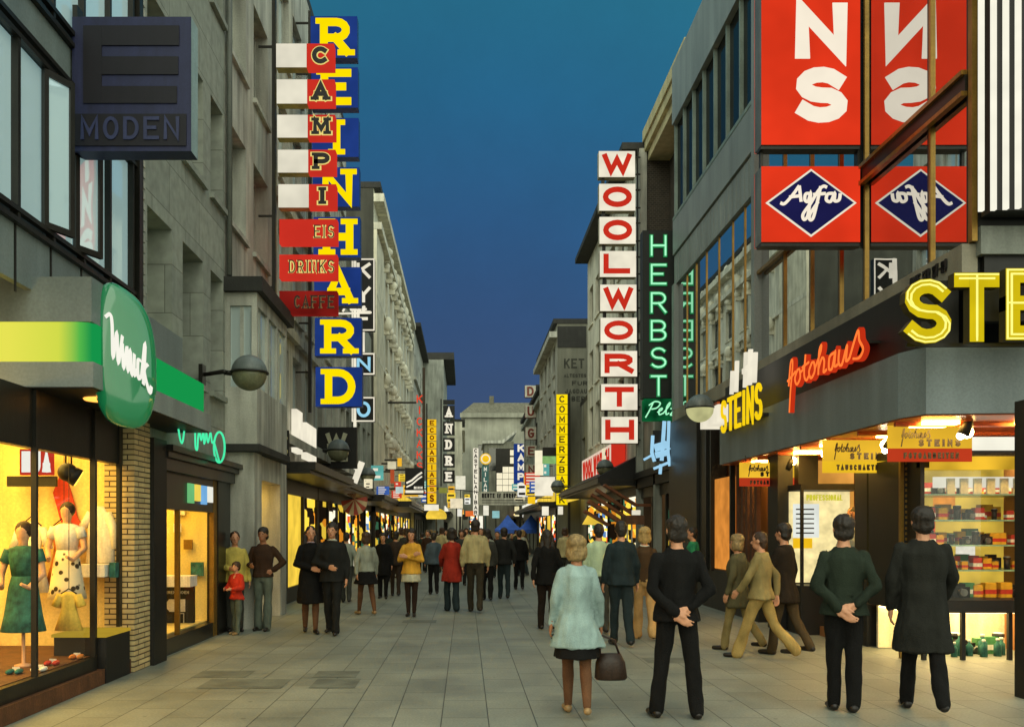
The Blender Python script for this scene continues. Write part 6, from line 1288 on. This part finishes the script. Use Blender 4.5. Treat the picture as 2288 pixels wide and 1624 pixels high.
        lk = .78 if bottom and bottom[0] != 'skirt' else 1
        cone(B, T(hip), T(knee), .083 * s * lk, .054 * s * lk, 12); m_ = knee.lerp(ank, .32) - Vector((0, .014 * lk ** 6, 0)); cone(B, T(knee), T(m_), .053 * s * lk, .056 * s * lk, 12); cone(B, T(m_), T(ank), .055 * s * lk, .034 * s, 12)
        fd = Vector((sg * .12, 1, 0)).normalized(); pit = max(0, -b_) * .8 if legs[i][1] > 25 else 0
        toe = ank + fd * .15 * math.cos(pit) + Vector((0, 0, -.055 - .15 * math.sin(pit)))
        cone(B, T(ank + Vector((0, -.02, -.045))), T(toe), .034 * s, .026 * s, 10)
        J[sg] = (hip, knee, ank, b_, toe, fd)
    bo = grow('body', B, skin, root, vx, 0, smooth=3)
    # eyes and mouth
    for sg in (-1, 1):
        q = MB(); ell(q, HT((sg * .031, .078, .008)), .012 * s, .009 * s, .008 * s, 8); q.build('eye', EYE_M, root)
    q = MB(); ell(q, HT((0, .087, -.075)), .022 * s, .009 * s, .007 * s, 8); q.build('mouth', LIP, root)
    # hair
    hm = HAIR[hair[0]]; q = MB(); style = hair[1]
    ell(q, HT((0, -.016, .04)), .085 * s, .098 * s, .088 * s)
    ell(q, HT((0, -.045, .0)), .083 * s, .07 * s, .08 * s); ell(q, HT((0, -.052, -.055)), .066 * s, .05 * s, .06 * s)
    for t_ in (-1, 1): ell(q, HT((t_ * .066, -.012, .02)), .022 * s, .05 * s, .06 * s, 8)
    if style == 'bob':
        for t_ in (-1, 1): ell(q, HT((t_ * .07, -.02, -.035)), .04 * s, .065 * s, .085 * s)
        ell(q, HT((0, -.06, -.05)), .085 * s, .05 * s, .085 * s); ell(q, HT((0, -.02, .065)), .1 * s, .11 * s, .085 * s)
    if style == 'long':
        for t_ in (-1, 1): cone(q, HT((t_ * .07, -.03, .0)), HT((t_ * .095, -.05, -.2)), .045 * s, .05 * s)
        cone(q, HT((0, -.06, .0)), HT((0, -.075, -.23)), .075 * s, .06 * s)
    if style == 'full':
        ell(q, HT((0, -.022, .045)), .096 * s, .110 * s, .094 * s); ell(q, HT((0, -.05, -.04)), .09 * s, .06 * s, .07 * s)
    if style == 'cap': pass
    grow('hair', q, hm, root, max(vx, .011), .010 if style != 'short' else .007, 26, 2)
    # lower clothes
    if bottom:
        kind, m, *arg = bottom
        if kind in ('trousers', 'flares'):
            q = MB(); LS(q, [((0, 0, .82), .12, .09), ((0, -.01, .92), .168, .128), ((0, 0, 1.0), .16, .12), ((0, .005, 1.04), .15, .112)])
            for sg in (-1, 1):
                hip, knee, ank, b_, toe, fd = J[sg]; fl = .08 if kind == 'flares' else .06
                cone(q, T(hip), T(knee), .094 * s, .070 * s, 12); cone(q, T(knee), T(ank + Vector((0, 0, -.02))), .070 * s, fl * s, 12)
            grow('trousers', q, m, root, vx * 1.25, .013, 8, 3)
        elif kind == 'skirt':
            hem, fl = arg; ky = (J[1][1].y + J[-1][1].y) / 2; q = MB(); spread = abs(J[1][1].y - J[-1][1].y) / 2
            secs_ = [((0, ky * .6, hem), .17 + fl, .14 + fl * .8 + spread), ((0, ky * .4, hem + (1.0 - hem) * .4), .172 + fl * .5, .138 + fl * .4 + spread * .5), ((0, 0, .95), .172, .13), ((0, 0, 1.06), .14, .108)]
            LS(q, secs_); grow('skirt', q, m, root, vx * 1.25, .012, 10, 2)
    if stockings:
        q = MB()
        for sg in (-1, 1):
            hip, knee, ank, *_ = J[sg]; cone(q, T(hip.lerp(knee, .3)), T(knee), .08 * s, .06 * s, 12); m_ = knee.lerp(ank, .32) - Vector((0, .014, 0)); cone(q, T(knee), T(m_), .058 * s, .061 * s, 12); cone(q, T(m_), T(ank), .06 * s, .04 * s, 12)
        grow('stockings', q, stockings, root, vx, 0, 3, 2)
    if top:
        kind, m, hem, fl = top; q = MB(); inf = .020 if kind in ('jacket', 'coat') else .016
        low = []
        if hem < .9:
            low = [((0, -.005, hem), .165 + fl, .125 + fl * .8), ((0, -.005, (hem + .95) / 2), .168 + fl * .45, .128 + fl * .4)]
        else: low = [((0, 0, hem), .16 + fl * .5, .115 + fl * .5)]
        mid = [c for c in [((0, 0, 1.0), .16, .115), ((0, .005, 1.12), .145 if female else .158, .108), ((0, .01, 1.25), sh * .93, .122), ((0, -.004, 1.36), sh * .92, .112), ((0, -.012, 1.42), sh * .66, .085), ((0, -.012, 1.475), .07, .064)] if c[0][2] > hem + .03]
        LS(q, low + mid, inf)
        for i, sg in enumerate((-1, 1)):
            S_, E, Wr = AJ[sg]; slv = E.lerp(Wr, .96) if kind != 'short' else None
            cone(q, T(S_ + Vector((-sg * .015, 0, -.005))), T(E), (.052 + inf * .45) * s, (.043 + inf * .6) * s, 12)
            if slv: cone(q, T(E), T(slv), (.043 + inf * .6) * s, (.034 + inf * .5) * s, 12)
        grow('jacket' if kind in ('jacket',) else kind if kind in ('coat', 'dress', 'blouse') else 'sweater', q, m, root, vx * 1.25, .021 if kind != 'sweater' else .014, 8.5, 2)
    if collar:
        q = MB(); q.tube([T((.062 * math.cos(t), -.012 + .06 * math.sin(t), 1.475 + .012 * math.sin(t))) for t in [i * math.pi / 8 for i in range(16)]], .016 * s, 6, closed=True); q.build('collar', collar, root)
    for sg in (-1, 1):
        hip, knee, ank, b_, toe, fd = J[sg]; q = MB()
        cone(q, T(ank + Vector((0, -.025, -.042))), T(toe + fd * .02 + Vector((0, 0, .002))), .042 * s, .032 * s, 10)
        so_ = grow('shoe', q, shoes or SHOE, root, .011, 0, 3, 2)
    root.location = (x, y, 0); root.rotation_euler = (0, 0, R(yaw))
    return root, AJ, T
def place(root, p):
    """world position of a point of the figure"""
    return root.matrix_basis @ Vector(p)
navy_c = cloth('dark_suit', 34, 34, 32); blackc = cloth('black', 22, 21, 20); dgreen = cloth('dark_green', 40, 48, 38); dteal = cloth('dark_teal', 36, 46, 48); tealw = cloth('pale_teal', 150, 172, 168); khaki = cloth('khaki', 140, 124, 80); khaki_l = cloth('light_khaki', 168, 142, 84); tanc = cloth('tan', 176, 162, 116); redc = cloth('brick_red', 150, 44, 30); yelc = cloth('yellow_ochre', 214, 160, 58); orac = cloth('orange', 204, 112, 56); greyc = cloth('grey_white', 148, 152, 136); dkgrey = cloth('dark_grey', 62, 62, 56); brownc = cloth('brown', 62, 44, 32); greyt = cloth('grey_trouser', 96, 104, 92); redj = cloth('red_jacket', 196, 56, 38); grn = cloth('green', 46, 128, 88); whc = cloth('white_shirt', 206, 208, 190); yelj = cloth('pale_yellow', 200, 180, 90); stock = cloth('stocking', 50, 36, 28); tights = cloth('tights', 104, 72, 50); blueg = cloth('blue_grey', 74, 86, 92); sand = cloth('sand', 190, 150, 96)
P = {}
P['woman'] = person('woman in a pale teal flared coat walking away with a dark handbag', 1288, 1594, 1203, 0, arms=('down', 'down'), legs=((10, 4), (-10, 18)), top=('coat', tealw, .66, .10), bottom=('skirt', blackc, .56, .06), hair=('ash', 'bob'), skin=SKIN2, near=True, female=True, stance=.07, stockings=tights, shoes=SHOET)
person('man in black standing legs apart with hands clasped behind him, beside the pale coat', 1512, 1603, 1160, 4, arms=('back', 'back'), legs=((3, 0), (-3, 0)), top=('jacket', blackc, .84, .03), bottom=('trousers', blackc), hair=('black', 'full'), near=True, stance=.17, wide=1.08)
person('man in dark green jacket with hands clasped behind his back facing the photo shop', 1885, 1588, 1158, -12, arms=('back', 'back'), legs=((3, 0), (-2, 0)), top=('jacket', dgreen, .86, .03), bottom=('trousers', blackc), hair=('black', 'full'), near=True, stance=.075, wide=1.05)
person('man in a long dark coat stepping towards the display window at the right edge', 2062, 1590, 1136, -18, arms=('down', 'fwd'), legs=((12, 2), (-13, 22)), top=('coat', cloth('charcoal_coat', 38, 38, 34), .52, .06), bottom=('trousers', blackc), hair=('black', 'full'), near=True, stance=.1, wide=1.08)
person('man in khaki jacket and light trousers striding along the shop', 1700, 1470, 1183, 55, arms=('fwd', 'bwd'), legs=((22, 4), (-20, 22)), top=('jacket', khaki, .84, .04), bottom=('flares', khaki_l), hair=('brown', 'short'), stance=.08, near=True, wide=1.08)
person('grey haired person in olive coat close behind the khaki jacket', 1648, 1452, 1196, 48, arms=('down', 'bwd'), legs=((14, 4), (-16, 20)), top=('coat', cloth('olive_coat', 92, 86, 60), .66, .05), bottom=('trousers', khaki), hair=('ash', 'bob'), stance=.08)
person('person in brown black clothes walking beside the khaki jacket', 1752, 1462, 1172, 40, arms=('fwd', 'down'), legs=((10, 2), (-14, 20)), top=('jacket', cloth('dark_brown_coat', 40, 32, 24), .7, .05), bottom=('trousers', cloth('brown_trouser', 74, 60, 40)), hair=('black', 'full'), stance=.08)
person('man in dark teal suit walking away right of the woman in the pale coat', 1388, 1441, 1166, 3, arms=('down', 'down'), legs=((9, 2), (-8, 16)), top=('jacket', dteal, .84, .03), bottom=('trousers', dteal), hair=('black', 'short'), stance=.08)
person('blond woman in sand coloured trousers behind the man in black', 1440, 1427, 1182, 2, arms=('down', 'bwd'), legs=((8, 2), (-8, 16)), top=('sweater', cloth('brown_top', 70, 52, 34), .9, .02), bottom=('flares', sand), hair=('blond', 'bob'), female=True, collar=whc)
person('person in pale mint shirt half hidden behind the pale coat and teal suit', 1338, 1412, 1172, 0, arms=('down', 'down'), legs=((6, 2), (-6, 12)), top=('sweater', cloth('mint_shirt', 176, 194, 160), .9, .02), bottom=('trousers', dkgrey), hair=('black', 'short'))
person('person in black walking away left of the pale coat', 1222, 1406, 1184, 2, arms=('bwd', 'down'), legs=((10, 2), (-10, 18)), top=('jacket', blackc, .78, .04), bottom=('trousers', cloth('black_brown', 40, 30, 24)), hair=('black', 'long'), stance=.08)
person('person in a green shirt turned left in front of the dark fur shopfront', 1548, 1378, 1180, 80, arms=('hold', 'down'), legs=((2, 0), (-2, 0)), top=('sweater', grn, .9, .03), bottom=('trousers', dkgrey), hair=('black', 'short'))
person('dark haired person standing just left of the green shirt', 1524, 1372, 1182, 150, arms=('down', 'hold'), top=('jacket', dkgrey, .84, .03), bottom=('trousers', blackc), hair=('black', 'full'))
person('man in a tan jacket and dark trousers walking away in the middle', 1062, 1366, 1163, 0, arms=('down', 'down'), legs=((10, 2), (-9, 18)), top=('jacket', tanc, .93, .03), bottom=('trousers', cloth('umber_trouser', 54, 48, 36)), hair=('black', 'full'), wide=1.1)
person('woman in a brick red coat over dark teal trousers', 1009, 1364, 1183, 4, arms=('fwd', 'down'), legs=((6, 2), (-7, 12)), top=('coat', redc, .62, .05), bottom=('flares', dteal), hair=('black', 'bob'), female=True)
person('woman in an ochre top with arms crossed, pale skirt and dark stockings', 919, 1375, 1184, 178, arms=('cross', 'cross'), legs=((2, 0), (-2, 0)), top=('sweater', yelc, .84, .04), bottom=('skirt', cloth('pale_skirt', 196, 190, 160), .68, .03), hair=('black', 'bob'), female=True, stockings=stock, stance=.06)
person('woman in grey white blouse and wide black skirt leaning sideways', 818, 1372, 1190, 25, arms=('bwd', 'down'), legs=((14, 4), (-13, 10)), top=('blouse', greyc, .92, .06), bottom=('skirt', blackc, .66, .10), hair=('brown', 'bob'), female=True, stockings=tights, stance=.1, wide=1.1, shoes=SHOET)
person('long haired woman in black dress arm in arm with a man in dark suit', 694, 1413, 1177, 196, arms=('down', 'belly'), legs=((7, 2), (-7, 10)), top=('dress', blackc, .5, .05), bottom=('skirt', blackc, .48, .05), hair=('black', 'long'), female=True, stockings=tights, stance=.07, collar=cloth('lilac_collar', 170, 150, 160))
person('man in a dark suit walking towards us beside the woman in black', 742, 1416, 1170, 176, arms=('down', 'belly'), legs=((8, 2), (-8, 10)), top=('jacket', navy_c, .82, .03), bottom=('trousers', navy_c), hair=('black', 'full'), stance=.08, collar=whc, wide=1.06)
person('man in brown sweater and grey trousers with one hand on his hip', 588, 1407, 1181, 172, arms=('hip', 'hold'), legs=((3, 0), (-2, 0)), top=('sweater', brownc, .9, .03), bottom=('flares', greyt), hair=('black', 'full'), stance=.09, wide=1.08, skin=SKIN2)
person('boy in a red jacket and grey trousers standing beside the brown sweater', 524, 1400, 1250, 150, h=1.14, y=14.3, x=-3.66, arms=('hold', 'hold'), legs=((3, 0), (-3, 0)), top=('jacket', redj, .84, .04), bottom=('trousers', greyt), hair=('brown', 'full'), stance=.08, shoes=SHOET)
person('person in a pale yellow jacket standing behind the boy in red', 521, 1391, 1186, 200, h=1.62, y=14.75, x=-3.8, arms=('down', 'hold'), top=('jacket', yelj, .85, .03), bottom=('trousers', dkgrey), hair=('brown', 'short'))
person('man in dark clothes with a pale bag strap left of the red coat', 969, 1327, 1190, 3, arms=('down', 'down'), legs=((9, 2), (-9, 16)), top=('jacket', blueg, .84, .03), bottom=('trousers', blackc), hair=('black', 'short'))
person('person in a brown black jacket left of the ochre top', 884, 1330, 1188, 0, arms=('bwd', 'down'), legs=((7, 2), (-7, 12)), top=('jacket', cloth('bistre', 52, 42, 34), .82, .03), bottom=('trousers', cloth('bistre', 52, 42, 34)), hair=('black', 'full'))
person('dark dressed man right of the tan jacket', 1126, 1337, 1180, -2, arms=('down', 'bwd'), legs=((8, 2), (-8, 16)), top=('jacket', navy_c, .84, .04), bottom=('trousers', dteal), hair=('black', 'full'), wide=1.1)
person('slim dark dressed man a little farther right of the tan jacket', 1160, 1316, 1184, 0, arms=('down', 'down'), legs=((6, 2), (-6, 12)), top=('jacket', blackc, .84, .03), bottom=('trousers', blackc), hair=('black', 'short'))
person('person half hidden behind the tan jacket on its right', 1088, 1340, 1184, 0, arms=('down', 'down'), legs=((6, 2), (-6, 12)), top=('jacket', dkgrey, .84, .03), bottom=('trousers', blackc), hair=('black', 'bob'))
person('person in a pale shirt just behind the couple in black', 774, 1345, 1190, 0, arms=('down', 'bwd'), legs=((6, 2), (-8, 14)), top=('sweater', greyc, .9, .03), bottom=('trousers', dkgrey), hair=('black', 'short'))
person('dark coated person between the white skirt blouse and the ochre top', 856, 1336, 1192, 178, arms=('down', 'down'), legs=((4, 1), (-4, 8)), top=('coat', blackc, .6, .04), bottom=('trousers', blackc), hair=('black', 'bob'))
person('shop man in white shirt inside the lit vitrine entrance', 1893, 1440, 1137, 120, arms=('down', 'hold'), top=('sweater', whc, .9, .02), bottom=('trousers', blackc), hair=('black', 'short'), x=5.90, y=13.6, h=1.83)[0].location.z = .15
# handbag carried by the woman in the pale coat
rt, AJ, T = P['woman']; hand = place(rt, T(AJ[1][2] + Vector((0, .02, -.12))))
hb_ = thing('handbag', 'dark brown handbag hanging from the hand of the pale coated woman', 'handbag', hand)
leather = plain('bag_leather', C(50, 34, 24), .45, .25, 8, .2)
b = MB(); cx_, cy_, cz_ = hand; cx_ += .1
b.loft([((cx_, cy_, cz_ - .40), .13, .05), ((cx_, cy_, cz_ - .38), .15, .065), ((cx_ - .005, cy_, cz_ - .24), .135, .06), ((cx_ - .01, cy_, cz_ - .16), .10, .04)], 18); b.build('bag_body', leather, hb_)
b = MB(); b.tube([(cx_ - .1, cy_, cz_ - .18), (cx_ - .1, cy_, cz_ - .06), (hand[0], cy_, cz_ + .01), (cx_ + .03, cy_, cz_ - .04), (cx_ + .08, cy_, cz_ - .18)], .011, 6); b.build('handle', leather, hb_)
# distant crowd: six prototypes copied
CR = []
for i, (tp, bt, hr) in enumerate([(blackc, blackc, 'black'), (dkgrey, navy_c, 'brown'), (brownc, dteal, 'black'), (tanc, dkgrey, 'brown'), (dgreen, blackc, 'black'), (greyc, dteal, 'ash')]):
    r, *_ = person('distant pedestrian in dim clothes in the crowd filling the far street', 1000, 1300, None, 0, h=1.72 - .05 * (i % 3), arms=(('down', 'bwd'), ('fwd', 'bwd'), ('down', 'down'))[i % 3], legs=((9, 2), (-9, 16)), top=('jacket', tp, .82, .03), bottom=('trousers', bt), hair=(hr, ('short', 'bob')[i % 2]), group='distant pedestrians', y=30)
    CR.append(r)
rnd = random.Random(9); spots = []
for i in range(64):
    y = 27 + 50 * (i / 63) ** 1.25; hw0, hw1 = -2.9 + y * .012, 4.0
    for t_ in range(30):
        x = rnd.uniform(hw0, hw1)
        if all((x - a) ** 2 + ((y - b_) * .6) ** 2 > .3 for a, b_ in spots): break
    spots.append((x, y))
for i, (x, y) in enumerate(spots):
    k = i % 6 if i > 5 else i; yaw = R(rnd.choice([0, 0, 5, -6, 178, 184, 30]))
    sc_ = rnd.uniform(.94, 1.04)
    if i < 6: CR[i].location = (x, y, 0); CR[i].rotation_euler.z = yaw
    else: copies = (i, k, x, y, yaw, sc_); JOBS_LATE = globals().setdefault('LATE', []); LATE.append(copies)
finish_jobs()
for i, k, x, y, yaw, sc_ in LATE: copy_tree(CR[k], (x, y, 0), None, None, sc_, yaw)
